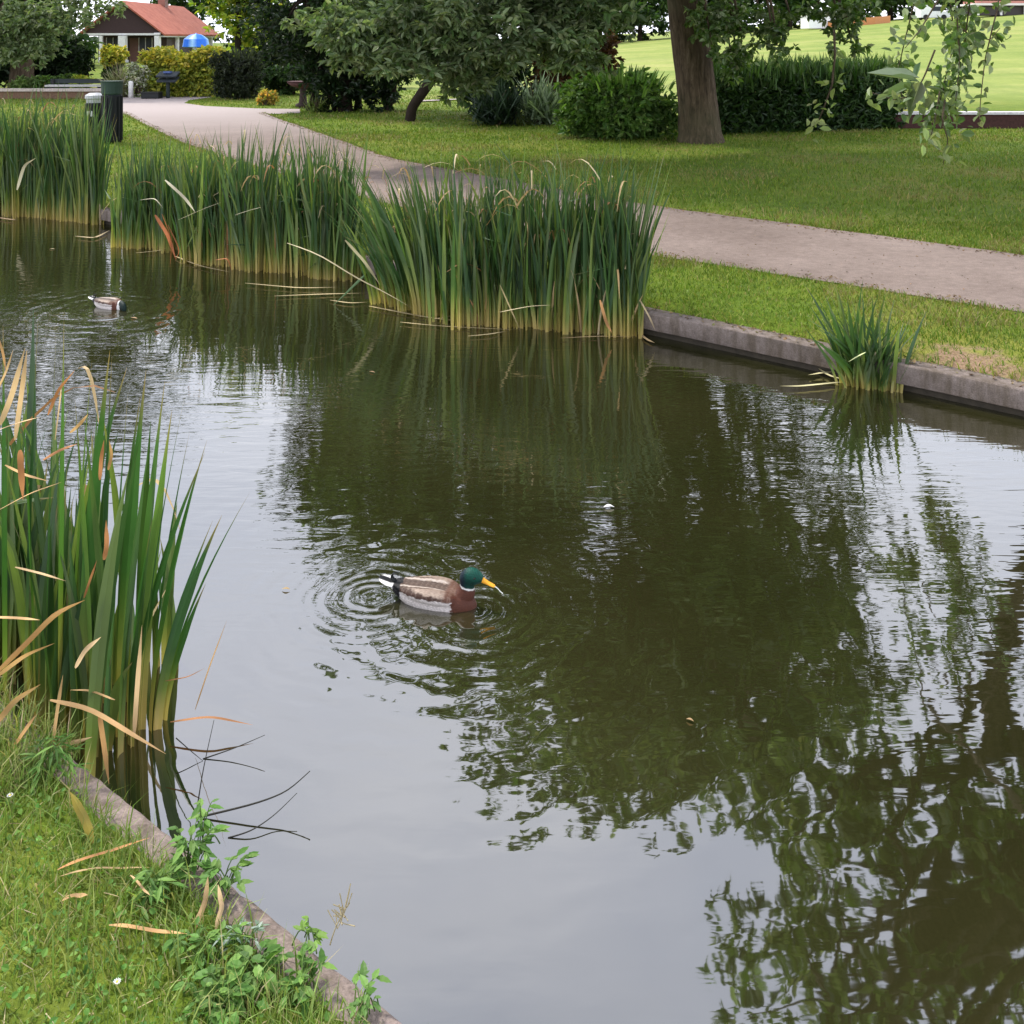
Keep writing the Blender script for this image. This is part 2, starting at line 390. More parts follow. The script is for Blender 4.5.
# ------------------------------------------------------------------ grass blades
def blades(mb, base, length, width, cols, lean=.5, curl=.4):
    n = len(base); a = R.uniform(0, 2 * np.pi, n)
    side = np.c_[np.cos(a), np.sin(a), np.zeros(n)]
    a2 = R.uniform(0, 2 * np.pi, n); ln = np.abs(R.normal(0, lean, n))
    d1 = np.c_[np.cos(a2) * ln, np.sin(a2) * ln, np.ones(n)]; d1 /= np.linalg.norm(d1, axis=1)[:, None]
    d2 = d1 + np.c_[np.cos(a2), np.sin(a2), -.3 * np.ones(n)] * (curl * R.uniform(0, 1, n))[:, None]
    d2 /= np.linalg.norm(d2, axis=1)[:, None]
    L = length[:, None]; w = width[:, None] / 2
    mid = base + d1 * L * .55; tip = mid + d2 * L * .45
    V = np.stack([base - side * w, base + side * w, mid + side * w * .8, mid - side * w * .8, tip], 1).reshape(-1, 3)
    k = np.arange(n)[:, None] * 5
    c = np.repeat(cols, 5, 0)
    mb.add(V, [k + np.array([[0, 1, 2, 3]]), k + np.array([[3, 2, 4]])], c)
def pal(n, cols, w=None, jit=.25):
    cols = np.array(cols); i = R.choice(len(cols), n, p=w)
    return cols[i] * (1 + R.uniform(-jit, jit, (n, 1))) * (1 + R.uniform(-.08, .08, (n, 3)))
GREENS = [(.095, .16, .016), (.14, .215, .024), (.195, .245, .036), (.27, .25, .06), (.37, .3, .13)]
GREENN = [(.14, .22, .045), (.2, .28, .06), (.27, .33, .09), (.36, .35, .14), (.48, .4, .22)]
# near bank
def scatter_near(n, tmin=-1.2, tmax=1.6, omin=.085, omax=1.6):
    t = R.uniform(tmin, tmax, n); o_ = R.uniform(omin, omax, n)
    q = NEAR0 + t[:, None] * NEARD + o_[:, None] * NEARN
    return np.c_[q, near_z(q[:, 0], q[:, 1])], o_
b = MB()
p3, off = scatter_near(60000)
pn = np.sin(p3[:, 0] * 7 + 1) * np.sin(p3[:, 1] * 6) + np.sin(p3[:, 0] * 17) * np.sin(p3[:, 1] * 15 + 2) * .6
L = R.uniform(.012, .034, len(p3)) * (1 + .5 * pn.clip(-.6, 1.2)) * (1 + .6 * (off < .2))
blades(b, p3, L, R.uniform(.0016, .0042, len(p3)), pal(len(p3), GREENN, [.25, .34, .22, .13, .06]), .8, .9)
p3, off = scatter_near(2600, omin=.06, omax=.4)
blades(b, p3, R.uniform(.05, .12, len(p3)), R.uniform(.002, .004, len(p3)), pal(len(p3), GREENN, [.35, .35, .2, .07, .03]), .7, 1.)
p3, off = scatter_near(2600)
blades(b, p3 + [0, 0, .012], R.uniform(.02, .06, len(p3)), R.uniform(.0015, .003, len(p3)), pal(len(p3), [(.4, .33, .17), (.5, .42, .24), (.3, .24, .12)]), 3.5, .4)
p3, off = scatter_near(4600, -1.5, -.06, .0, .3)
blades(b, p3, R.uniform(.03, .12, len(p3)), R.uniform(.002, .0045, len(p3)), pal(len(p3), GREENN, [.25, .3, .2, .15, .1]), .6, 1.)
# clover-like rounded leaves among the blades
p3, off = scatter_near(9000)
sel = np.sin(p3[:, 0] * 5 + 2) * np.sin(p3[:, 1] * 5.5) + R.normal(0, .3, len(p3)) > .1
p3 = p3[sel]; n = len(p3)
def rosette_leaves(mb, c, size, asp, cols, upbias=1.2, droop=.0, dirs=None):
    """small pointed leaves, each a folded pair of faces"""
    n = len(c)
    nor = R.normal(0, 1, (n, 3)); nor[:, 2] = np.abs(nor[:, 2]) * .6 + upbias; nor /= np.linalg.norm(nor, axis=1)[:, None]
    ax = R.normal(0, 1, (n, 3)) if dirs is None else dirs + R.normal(0, .25, (n, 3))
    ax[:, 2] -= droop
    ax -= (ax * nor).sum(1)[:, None] * nor; ax /= np.linalg.norm(ax, axis=1)[:, None] + 1e-9
    sd_ = np.cross(nor, ax); s = size[:, None]; w = s * asp
    up_ = nor * s * .08
    V = np.stack([c, c + ax * s * .3 + sd_ * w * .47 + up_, c + ax * s * .66 + sd_ * w * .4 + up_ * .4, c + ax * s - nor * s * .14,
                  c + ax * s * .66 - sd_ * w * .4 + up_ * .4, c + ax * s * .3 - sd_ * w * .47 + up_], 1).reshape(-1, 3)
    k = np.arange(n)[:, None] * 6
    mb.add(V, [k + np.array([[0, 3, 2, 1]]), k + np.array([[0, 5, 4, 3]])], np.repeat(cols, 6, 0))
p3[:, 2] += R.uniform(.01, .03, n)
rosette_leaves(b, p3, R.uniform(.008, .018, n), .75, pal(n, [(.1, .22, .04), (.15, .28, .05)]))
tag(b.build('near_bank_grass', M_GRASS), kind='stuff')
# far bank: finer with distance
b = MB()
def far_blades(n, ymin, ymax, L0, W0, xr, dens_edge=False):
    y = R.uniform(ymin, ymax, n); x = R.uniform(xr[0], xr[1], n) * (y / ymax * .5 + .5)
    ok = (y > bank_y(x) + .16) & (np.abs(x) < y * .62 + 1) & ~inpoly(x, y, PATH_POLY) & ~inpoly(x, y, PLAZA)
    if dens_edge: ok &= (x < 3.5) | (y < 20.4)
    q = G(965, 363, LAND)
    ok &= (np.hypot(x - q[0], y - q[1]) > R.uniform(.05, .42, n))
    x, y = x[ok], y[ok]; n = len(x)
    pn = np.sin(x * 2.3 + 1) * np.sin(y * 2.1) + np.sin(x * 6.1) * np.sin(y * 5.3 + 2) * .7
    L = R.uniform(.6, 1.4, n) * L0 * (1 + .35 * pn.clip(-.8, 1.2))
    c = pal(n, GREENS, [.34, .38, .2, .06, .02], .18)
    yel = ((np.sin(x * 1.7 + 3) * np.sin(y * 1.9 + 1)) > .35) & (R.uniform(0, 1, n) < .5)
    c[yel] = pal(yel.sum(), [(.2, .19, .06), (.26, .22, .09)])
    blades(b, np.c_[x, y, terrain(x, y)], L, R.uniform(.7, 1.4, n) * W0, c, .8, .8)
far_blades(150000, 3.5, 10, .035, .006, (-2, 7))
far_blades(130000, 8, 20, .05, .010, (-10, 12))
far_blades(90000, 18, 36, .05, .02, (-20, 22), True)
# ragged tufts along kerb and path edges
def edge_tufts(e, off, n, l0, l1):
    L = np.r_[0, np.cumsum(np.linalg.norm(np.diff(e, axis=0), axis=1))]; t = R.uniform(0, L[-1], n)
    q = np.c_[np.interp(t, L, e[:, 0]), np.interp(t, L, e[:, 1])] + NV * R.uniform(*off, (n, 1))
    q = q[(np.abs(q[:, 0]) < q[:, 1] * .62 + 1)]; k = len(q)
    blades(b, np.c_[q, np.full(k, LAND - (.03 if off[0] > .03 else 0.))], R.uniform(l0, l1, k), R.uniform(.004, .008, k), pal(k, GREENS, [.2, .27, .2, .2, .13]), .8, .9)
edge_tufts(along(BANK, np.linspace(seglen[2], seglen[6], 200)), (.07, .26), 22000, .03, .075)
edge_tufts(A, (-.09, .012), 12000, .03, .06); edge_tufts(Bq, (-.012, .09), 12000, .03, .06)
tag(b.build('far_bank_grass', M_GRASS), kind='stuff')

b = MB()
for e, off in ((A, (-.06, .14)), (Bq, (-.16, .06)), (along(BANK, np.linspace(seglen[2], seglen[6], 200)), (.0, .12))):
    L = np.r_[0, np.cumsum(np.linalg.norm(np.diff(e, axis=0), axis=1))]; t = R.uniform(0, L[-1], 2600)
    q = np.c_[np.interp(t, L, e[:, 0]), np.interp(t, L, e[:, 1])] + NV * R.uniform(*off, (2600, 1)); q = q[np.abs(q[:, 0]) < q[:, 1] * .62 + 1]
    rosette_leaves(b, np.c_[q, np.full(len(q), (LAND + .032) if e is A or e is Bq else .172)], R.uniform(.012, .035, len(q)), .5, pal(len(q), [(.16, .1, .05), (.28, .19, .09), (.1, .07, .04), (.2, .19, .07)]), 2.5)
q = np.c_[R.uniform(-3, 6, 3000), R.uniform(6.5, 20, 3000)]; q = q[inpoly(q[:, 0], q[:, 1], PATH_POLY)]
rosette_leaves(b, np.c_[q, np.full(len(q), LAND + .03)], R.uniform(.008, .026, len(q)), .5, pal(len(q), [(.16, .1, .05), (.28, .19, .09), (.1, .08, .05)]), 3.)
tag(b.build('leaf_litter', M_DRY), kind='stuff')
# ------------------------------------------------------------------ reeds
def strap(mb, pts, width, cols, fold=.25):
    """a long leaf: pts (m,3) centre line, widths per point, colour per point; folded along the midrib"""
    P_ = np.asarray(pts, float); m = len(P_)
    T = np.gradient(P_, axis=0); T /= np.linalg.norm(T, axis=1)[:, None] + 1e-9
    a = R.uniform(0, 2 * np.pi); s0 = np.array([math.cos(a), math.sin(a), 0])
    if abs(T[0][2]) < .5: s0 = np.cross(T[0], [0, 0, 1.])
    S = s0 - (T @ s0)[:, None] * T; S /= np.linalg.norm(S, axis=1)[:, None] + 1e-9
    N_ = np.cross(T, S); w = np.asarray(width)[:, None] / 2
    V = np.stack([P_ - S * w, P_ + N_ * w * fold, P_ + S * w], 1).reshape(-1, 3)
    i = np.arange(m - 1)[:, None] * 3
    mb.add(V, [np.concatenate([i + [[0, 1, 4, 3]], i + [[1, 2, 5, 4]]])], np.repeat(cols, 3, 0))
BASE_Y, BASE_G = np.array([.5, .37, .13]), np.array([.17, .25, .05])
def reed_leaf(mb, base, h, lean, w, green, bend=.0, tipbrown=False, nseg=8, yel=None):
    t = np.linspace(0, 1, nseg)
    lean = np.asarray(lean)
    xy = base[:2] + lean[None, :] * ((t ** 1.6) * h)[:, None] + lean[None, :] / (np.linalg.norm(lean) + 1e-6) * (bend * np.clip(t - .6, 0, 1) ** 2 * h)[:, None]
    z = base[2] + h * t - bend * .8 * np.clip(t - .6, 0, 1) ** 2 * h
    if R.uniform() < .045 and h > .5:                       # a broken leaf: folds over and hangs
        kq = R.uniform(.5, .82); i = int(kq * (nseg - 1)); L = h / (nseg - 1); a = R.uniform(0, 6.28); dz = R.uniform(-.8, .35)
        for q in range(i + 1, nseg):
            xy[q] = xy[i] + np.array([math.cos(a), math.sin(a) * .6]) * L * (q - i) * .8; z[q] = z[i] + dz * L * (q - i)
    wd = w * np.minimum(1, (1 - t) * 2.6 + .02) * (.75 + .25 * np.sin(t * 3))
    ky = yel if yel is not None else R.uniform(.12, .3)
    k1 = sm(t / ky)[:, None]; k2 = sm((t - ky * .6) / .28)[:, None]
    c = (BASE_Y * R.uniform(.85, 1.4)) * (1 - k1) + BASE_G * k1
    c = c * (1 - k2) + green * k2
    if tipbrown:
        kt = sm((t - .86) / .1)[:, None]; c = c * (1 - kt) + np.array([.3, .2, .09]) * kt
    strap(mb, np.c_[xy, z], wd, c)
REEDG = [(.038, .088, .024), (.056, .118, .032), (.085, .15, .038), (.15, .205, .05), (.048, .095, .042), (.115, .16, .068)]
DRYC = [(.45, .3, .13), (.55, .4, .2), (.38, .2, .09), (.62, .5, .3)]
def reed_clump(name, label, sampler, n_tufts, nl, hr, wr, leanfun, dead, loc, group='reeds standing in the pond', tops=0, greens=REEDG, extra=None, pitch_tuft=.035, jl=.085):
    root = empty(name, loc, 0, label, 'reeds', group)
    g, d = MB(), MB()
    for k in range(n_tufts):
        q = sampler()
        hb = R.uniform(*hr)
        tl = leanfun(q) + R.normal(0, .05, 2)
        yel = R.uniform(.12, .4)
        for j in range(R.integers(nl[0], nl[1])):
            base = np.array([*(q + R.normal(0, pitch_tuft, 2)), -.03])
            h = hb * R.uniform(.45, 1.1)
            lean = tl + R.normal(0, jl, 2)
            gr = np.array(REEDG[R.integers(len(greens))] if greens is REEDG else greens[R.integers(len(greens))]) * R.uniform(.8, 1.25)
            reed_leaf(g, base, h, lean, R.uniform(*wr), gr, bend=max(0, R.normal(0, .22)), tipbrown=R.uniform() < .25, yel=yel)
    for k in range(dead):                # dry leaves: upright bleached bases, and bent broken ones
        q = sampler(); c0 = np.array(DRYC[R.integers(len(DRYC))]) * R.uniform(.7, 1.1)
        if R.uniform() < .5:
            h = R.uniform(.2, .5); reed = np.linspace(0, 1, 5)
            l = leanfun(q) + R.normal(0, .25, 2)
            pp = np.c_[q + l * h * reed[:, None] ** 1.5, -.02 + h * reed]
            strap(d, pp, .016 * np.minimum(1, (1 - reed) * 2.5 + .05), np.tile(c0, (5, 1)))
        else:
            h = R.uniform(.3, hr[1] * .85); a = R.uniform(0, 2 * np.pi); r_ = R.uniform(.1, .35)
            t = np.linspace(0, 1, 6)
            pp = np.c_[q + np.c_[np.cos(a) * r_ * t, np.sin(a) * r_ * t * .6], h + .12 * np.sin(t * 2.6) - t * R.uniform(-.1, .25)]
            strap(d, pp, .013 * np.minimum(1, (1 - t) * 3 + .15), np.tile(c0, (6, 1)))
    for k in range(tops):                # dry curled tips near the top
        q = sampler(); c0 = np.array(DRYC[R.integers(len(DRYC))]) * R.uniform(.6, 1.)
        z0 = R.uniform(.45, .86) * hr[1]; t = np.linspace(0, 1, 5); a = R.uniform(0, 6.28); ln_ = R.uniform(.04, .13)
        pp = np.c_[q + leanfun(q) * z0 * .8 + np.c_[np.cos(a) * ln_ * t, np.sin(a) * .05 * t], z0 + R.uniform(-.1, .14) * t + .025 * np.sin(t * 4)]
        strap(d, pp, .012 * np.minimum(1, (1 - t) * 2 + .2), np.tile(c0, (5, 1)))
    if extra: extra(g, d)
    o = g.build('leaves', M_REED, root, loc=loc); o.location = (0, 0, 0)
    if d.n:
        o = d.build('dead_leaves', M_DRY, root, loc=loc); o.location = (0, 0, 0)
    return root
def front_line(p0, p1, depth):
    a, c = G(*p0)[:2], G(*p1)[:2]
    def f():
        t = R.uniform(0, 1); q = a * (1 - t) + c * t
        room = max(0., (bank_y(q[0]) - .04 - q[1]) / 1.25)
        q = q + NV * (R.uniform(0, 1) ** 1.1) * min(depth, room) + R.normal(0, .03, 2)
        q[1] = min(q[1], bank_y(q[0]) - .04); return q
    return f
def strip_px(d, pix, Y=None, z=None, w=.016, c=(.5, .36, .17), n=12):
    P_ = np.array([D(x, y, Y if np.isscalar(Y) else Y[i]) if z is None else G(x, y, z) for i, (x, y) in enumerate(pix)])
    s = np.linspace(0, len(P_) - 1, n); P_ = np.c_[[np.interp(s, np.arange(len(P_)), P_[:, k]) for k in range(3)]].T
    for _ in range(2): P_[1:-1] = (P_[:-2] + 2 * P_[1:-1] + P_[2:]) / 4
    t = np.linspace(0, 1, n)
    strap(d, P_, w * np.minimum(1, np.minimum((1 - t) * 3 + .05, t * 5 + .4)), np.tile(np.array(c), (n, 1)) * (1 + .3 * np.sin(t * 7 + R.uniform(0, 6)))[:, None], .15)
def ex_mid(g, d):
    for pix, w in (([(274, 296), (320, 294), (365, 293)], .02), ([(369, 306), (425, 317), (476, 323)], .022), ([(434, 319), (470, 312), (507, 306)], .016),
                   ([(468, 336), (490, 334), (507, 331)], .016), ([(330, 300), (350, 303), (368, 302)], .02), ([(400, 322), (440, 326), (520, 330)], .012)):
        strip_px(d, pix, z=.015, w=w, c=(.5, .4, .22))
    strip_px(d, [(287, 243), (320, 254), (352, 276), (385, 292), (412, 308)], Y=[7.8, 7.7, 7.6, 7.5, 7.4], w=.02, c=(.55, .47, .3))
    strip_px(d, [(345, 240), (365, 262), (380, 285)], Y=7.6, w=.02, c=(.4, .36, .2))
def leanf(cx, k, ly=0): return lambda q: np.array([(q[0] - cx) * k, ly])
c_ = G(410, 316)
reed_clump('reed_clump', 'fan of green reeds leaning left at the left end of the middle reed bed', front_line((372, 304), (458, 326), .9), 85, (6, 10), (.85, 1.22), (.016, .034), leanf(c_[0] + .32, .68), 40, tuple(c_), tops=16, extra=ex_mid)
def ex_right(g, d):
    strip_px(d, [(600, 300), (606, 322), (612, 333)], Y=6.8, w=.02, c=(.5, .26, .1))
    strip_px(d, [(500, 285), (512, 312), (520, 330)], Y=6.9, w=.018, c=(.5, .4, .2))
    for pix, w in (([(560, 338), (600, 336), (640, 337)], .012), ([(636, 331), (648, 340), (655, 343)], .02)): strip_px(d, pix, z=.015, w=w, c=(.45, .32, .17))
    strip_px(d, [(500, 312), (530, 306), (552, 305)], Y=6.8, w=.016, c=(.6, .5, .3))
    strip_px(d, [(640, 300), (650, 318), (655, 330)], Y=6.8, w=.016, c=(.5, .4, .25))
    for x0, x1, y1 in ((628, 668, 222), (636, 662, 200), (640, 655, 240), (634, 648, 190)):
        a, e = G(x0, 336), D(x1, y1, 7.0)
        reed_leaf(g, a, e[2], (e[:2] - a[:2]) / e[2], .022, np.array(REEDG[1]))
c_ = G(550, 332)
reed_clump('reed_clump', 'tall dense green reeds ending at the bare kerb, right of the fan of reeds', front_line((450, 324), (631, 336), .75), 150, (6, 10), (.95, 1.28), (.016, .034), leanf(c_[0] - .1, .10), 75, tuple(c_), tops=22, extra=ex_right)
def ex_l(g, d):
    for pix in ([(140, 200), (155, 198), (163, 208)], [(165, 180), (185, 198), (195, 212)], [(178, 220), (205, 208), (222, 202)], [(235, 215), (250, 210), (262, 207)]):
        strip_px(d, pix, Y=8.5, w=.022, c=(.6, .55, .4))
    for pix in ([(155, 215), (168, 235), (176, 260)], [(162, 214), (172, 240), (170, 268)], [(168, 225), (180, 250), (175, 262)], [(215, 260), (228, 258), (232, 272)]):
        strip_px(d, pix, Y=8.7, w=.03, c=(.5, .19, .08))
    for pix in ([(135, 253), (165, 250), (195, 230)], [(175, 256), (200, 266), (230, 272)], [(245, 283), (300, 288), (340, 287)]):
        strip_px(d, pix, z=.02, w=.02, c=(.5, .4, .22))
c_ = G(260, 272)
reed_clump('reed_clump', 'wide bed of green reeds tangled with pale broken stalks, left of the fan of reeds', front_line((172, 262), (348, 281), 1.1), 165, (6, 10), (.95, 1.28), (.016, .034), leanf(c_[0], .05), 80, tuple(c_), tops=30, extra=ex_l)
c_ = G(140, 250)
reed_clump('reed_clump', 'narrow clump of dark green reeds just right of the gap where the kerb shows', front_line((120, 247), (164, 252), .8), 66, (7, 12), (.85, 1.15), (.014, .028), leanf(c_[0], .10), 8, tuple(c_), tops=4)
def ex_ll(g, d):
    strip_px(d, [(17, 190), (24, 165), (36, 158)], Y=11.2, w=.035, c=(.55, .52, .38))
    strip_px(d, [(-5, 217), (8, 219), (17, 220)], z=.02, w=.04, c=(.6, .42, .25))
    strip_px(d, [(75, 236), (95, 238), (110, 230)], z=.02, w=.03, c=(.45, .35, .2))
c_ = G(30, 217)
reed_clump('reed_clump', 'reeds at the far left of the pond in front of the two bins', front_line((-110, 208), (101, 223), 1.6), 240, (6, 11), (1.05, 1.5), (.018, .032), leanf(c_[0], .05), 40, tuple(c_), tops=26, extra=ex_ll)
# small tuft by the kerb
def ex_s(g, d):
    for x1, y1 in ((806, 318), (812, 338), (827, 305), (838, 322), (903, 318), (825, 345), (847, 298), (818, 328), (893, 340)):
        a, e = G(R.uniform(848, 872), R.uniform(383, 388)), D(x1, y1, 5.75)
        reed_leaf(g, a, e[2], (e[:2] - a[:2]) / e[2], .03, np.array(REEDG[1]))
    for pix in ([(845, 372), (825, 372), (808, 375)], [(840, 382), (800, 386), (780, 386)], [(848, 380), (830, 376), (815, 366)]):
        strip_px(d, pix, z=.02, w=.02, c=(.55, .5, .28))
    strip_px(d, [(866, 352), (858, 356), (848, 362)], Y=5.7, w=.014, c=(.55, .6, .3))
c_ = G(866, 387)
def samp_small():
    q = G(R.uniform(846, 884), R.uniform(381, 389))[:2]
    q[1] = min(q[1], bank_y(q[0]) - .05); return q
reed_clump('iris_clump', 'single small tuft of sword-shaped green leaves against the kerb on the right', samp_small, 20, (5, 9), (.4, .64), (.014, .024), leanf(c_[0] + .02, 1.6), 0, tuple(c_), extra=ex_s, pitch_tuft=.02, jl=.2)
# near stand at the left
DEADNEAR = [([(0, 425), (12, 395), (25, 348)], 8), ([(15, 440), (22, 390), (27, 350)], 7), ([(-5, 431), (20, 422), (40, 417)], 5), ([(48, 415), (58, 390), (75, 370)], 5),
    ([(70, 433), (80, 424), (88, 414)], 5), ([(43, 460), (60, 450), (77, 444)], 4), ([(5, 465), (25, 475), (48, 481)], 6), ([(-5, 512), (30, 493), (62, 482)], 5),
    ([(20, 450), (21, 470), (23, 500)], 8), ([(15, 567), (40, 573), (66, 581)], 5), ([(-5, 617), (20, 618), (40, 620)], 6), ([(-5, 674), (30, 640), (55, 613), (85, 600)], 7),
    ([(-5, 678), (25, 655), (55, 643)], 7), ([(-5, 725), (15, 700), (41, 684)], 8), ([(35, 762), (60, 747), (92, 737)], 7), ([(50, 700), (90, 708), (125, 730), (166, 754)], 9),
    ([(99, 712), (104, 745), (109, 784)], 9), ([(10, 752), (25, 730), (37, 714)], 8), ([(75, 668), (85, 650), (101, 637)], 7), ([(52, 748), (58, 705), (63, 675)], 8),
    ([(84, 598), (90, 580), (97, 560)], 6), ([(170, 722), (210, 716), (253, 725)], 5), ([(165, 681), (188, 677), (205, 668)], 3), ([(195, 710), (210, 665), (227, 620)], 3),
    ([(134, 735), (137, 690), (142, 625)], 7), ([(104, 560), (107, 545), (106, 520)], 6), ([(108, 470), (112, 455), (109, 440)], 5), ([(55, 440), (60, 400), (62, 380)], 5),
    ([(100, 480), (101, 460), (104, 440)], 6), ([(115, 700), (90, 690), (70, 690)], 4), ([(-5, 330), (3, 352), (6, 372)], 6), ([(-5, 395), (6, 372), (13, 350)], 6)]
def ex_near(g, d):
    for pix, w in DEADNEAR:
        low = max(y for _, y in pix) > 700
        yy = R.uniform(2.6, 2.68) if low else R.uniform(2.66, 2.8)
        if pix[0][0] > 160: yy = 2.95
        strip_px(d, pix, Y=yy, w=w / 520., c=np.array(DRYC[R.integers(4)]) * np.array([1.1, .95, .85]))
    # tall leaves at the open, right-hand side
    for bx, by, tx, ty, w in ((160, 735, 250, 492, .010), (158, 738, 222, 515, .03), (150, 740, 207, 440, .034), (165, 728, 206, 583, .022), (140, 745, 185, 395, .022), (135, 745, 165, 380, .036), (120, 745, 146, 370, .036),
                              (100, 745, 112, 355, .036), (70, 745, 92, 360, .038), (60, 750, 64, 320, .034), (25, 750, 38, 318, .034), (150, 735, 190, 430, .028), (142, 738, 172, 410, .03), (35, 750, 20, 360, .036),
                              (80, 750, 110, 350, .036), (5, 750, 3, 325, .036), (110, 747, 128, 392, .03), (128, 742, 152, 520, .034), (45, 752, 56, 335, .014), (92, 750, 75, 400, .034), (130, 740, 205, 452, .024), (155, 738, 213, 520, .016)):
        a = G(bx, by - 8); e = D(tx, ty, a[1] + R.uniform(-.05, .12))
        reed_leaf(g, a, e[2], (e[:2] - a[:2]) / e[2], w * .95, np.array(REEDG[R.integers(5)]) * np.array([.8, 1.05, .85]) * R.uniform(.85, 1.25), bend=.0, tipbrown=True, nseg=12, yel=R.uniform(.2, .4))
def samp_near():
    for _ in range(50):
        q = np.array([R.uniform(-2.2, -1.08), R.uniform(2.6, 3.6)])
        v = (q - NEAR0) @ NEARN
        if -.5 < v < -.09: return q
    return q
c_ = G(110, 738)
reed_clump('reed_clump', 'large near clump of sword-leaved reeds and orange dead leaves beside the grassy bank', samp_near, 34, (5, 8), (.68, 1.0), (.022, .038), leanf(-1.5, .16), 10, tuple(c_), extra=ex_near)

# broken stalks lying and standing in the water beside the near clump
def stalk(label, pix, r, Y=None, zs=None, col=(.03, .028, .02)):
    P_ = np.array([G(x, y, zs[i]) if Y is None else D(x, y, Y) for i, (x, y) in enumerate(pix)])
    s = np.linspace(0, len(P_) - 1, 14); P_ = np.c_[[np.interp(s, np.arange(len(P_)), P_[:, k]) for k in range(3)]].T
    for _ in range(3): P_[1:-1] = (P_[:-2] + 2 * P_[1:-1] + P_[2:]) / 4
    b = MB(); b.tube(P_, np.linspace(r * .65, r * .25, 14), 6, col)
    return tag(b.build('broken_stalk', M_METAL, loc=tuple(P_[0]), smooth=True), label, 'stalk', 'broken stalks in the water')
stalk('dark bent stalk curving up to the right over the water below the near reeds', [(196, 818), (255, 804), (287, 792), (310, 771)], .0042, zs=[.0, .03, .05, .09])
stalk('thin dark stalk branching out of the water just below the longest bent stalk', [(228, 838), (252, 831), (275, 815), (297, 793)], .003, zs=[0, .012, .02, .05])
stalk('upright thin dark stalk crossing the bent stalks beside the near reeds', [(196, 815), (203, 770), (214, 720)], .003, zs=[0, .09, .2])
stalk('short dark stalk lying slanted on the water right of the near reed bases', [(203, 759), (235, 748), (265, 735)], .0028, zs=[0, .02, .05])
stalk('thin stalk sloping down from the reed bases towards the crossing stalks', [(176, 738), (192, 752), (203, 761)], .0025, zs=[.05, .02, 0])

# ------------------------------------------------------------------ trees and shrubs
def crown_mesh(mb, lobes, n_clumps, per, size, asp, cols, w=None, clump_r=.45, flat=.55, shell=.55, droop=.2, upbias=.8, rosette=7):
    """leaf clumps through the lobes (cx,cy,cz,rx,ry,rz); returns the clump centres"""
    lob = np.array(lobes, float); vol = (lob[:, 3] * lob[:, 4] * lob[:, 5]) ** (2 / 3)
    pick = R.choice(len(lob), n_clumps, p=vol / vol.sum()); l = lob[pick]
    d = R.normal(0, 1, (n_clumps, 3)); d /= np.linalg.norm(d, axis=1)[:, None]
    rr = shell + (1 - shell) * R.uniform(0, 1, (n_clumps, 1)) ** .6
    cen = l[:, :3] + d * rr * l[:, 3:]
    nros = max(1, per // rosette)
    c2 = np.repeat(cen, nros, 0); csz = np.repeat(R.uniform(.6, 1.35, n_clumps), nros)
    e = R.normal(0, 1, c2.shape); e /= np.linalg.norm(e, axis=1)[:, None] + 1e-9
    e *= (R.uniform(0, 1, (len(e), 1)) ** .5) * (clump_r * csz)[:, None]; e[:, 2] *= flat
    c2 = c2 + e; out = e / (np.linalg.norm(e, axis=1)[:, None] + 1e-9)
    c3 = np.repeat(c2, rosette, 0); o3 = np.repeat(out, rosette, 0)
    ctint = np.repeat(np.repeat(R.uniform(.7, 1.3, (n_clumps, 1)), nros, 0), rosette, 0)
    n = len(c3); dirs = o3 * .7 + R.normal(0, .8, (n, 3)); dirs[:, 2] -= droop
    rosette_leaves(mb, c3 + R.normal(0, size * .12, (n, 3)), R.uniform(.65, 1.25, n) * size, asp, pal(n, cols, w) * ctint, upbias, 0, dirs)
    return cen
def limb(mb, a, c, r0, r1, sag=.0, n=9, wig=.05):
    t = np.linspace(0, 1, n)[:, None]; L = np.linalg.norm(np.array(c) - a)
    P_ = np.array(a) * (1 - t) + np.array(c) * t
    P_[1:-1] += np.cumsum(R.normal(0, wig * L / n * 1.2, (n - 2, 3)), 0) * (1 - t[1:-1]) * 1.5
    P_[:, 2] += sag * np.sin(t[:, 0] * np.pi)
    mb.tube(P_, np.linspace(r0, r1, n), 7, (1, 1, 1), False)
    return P_
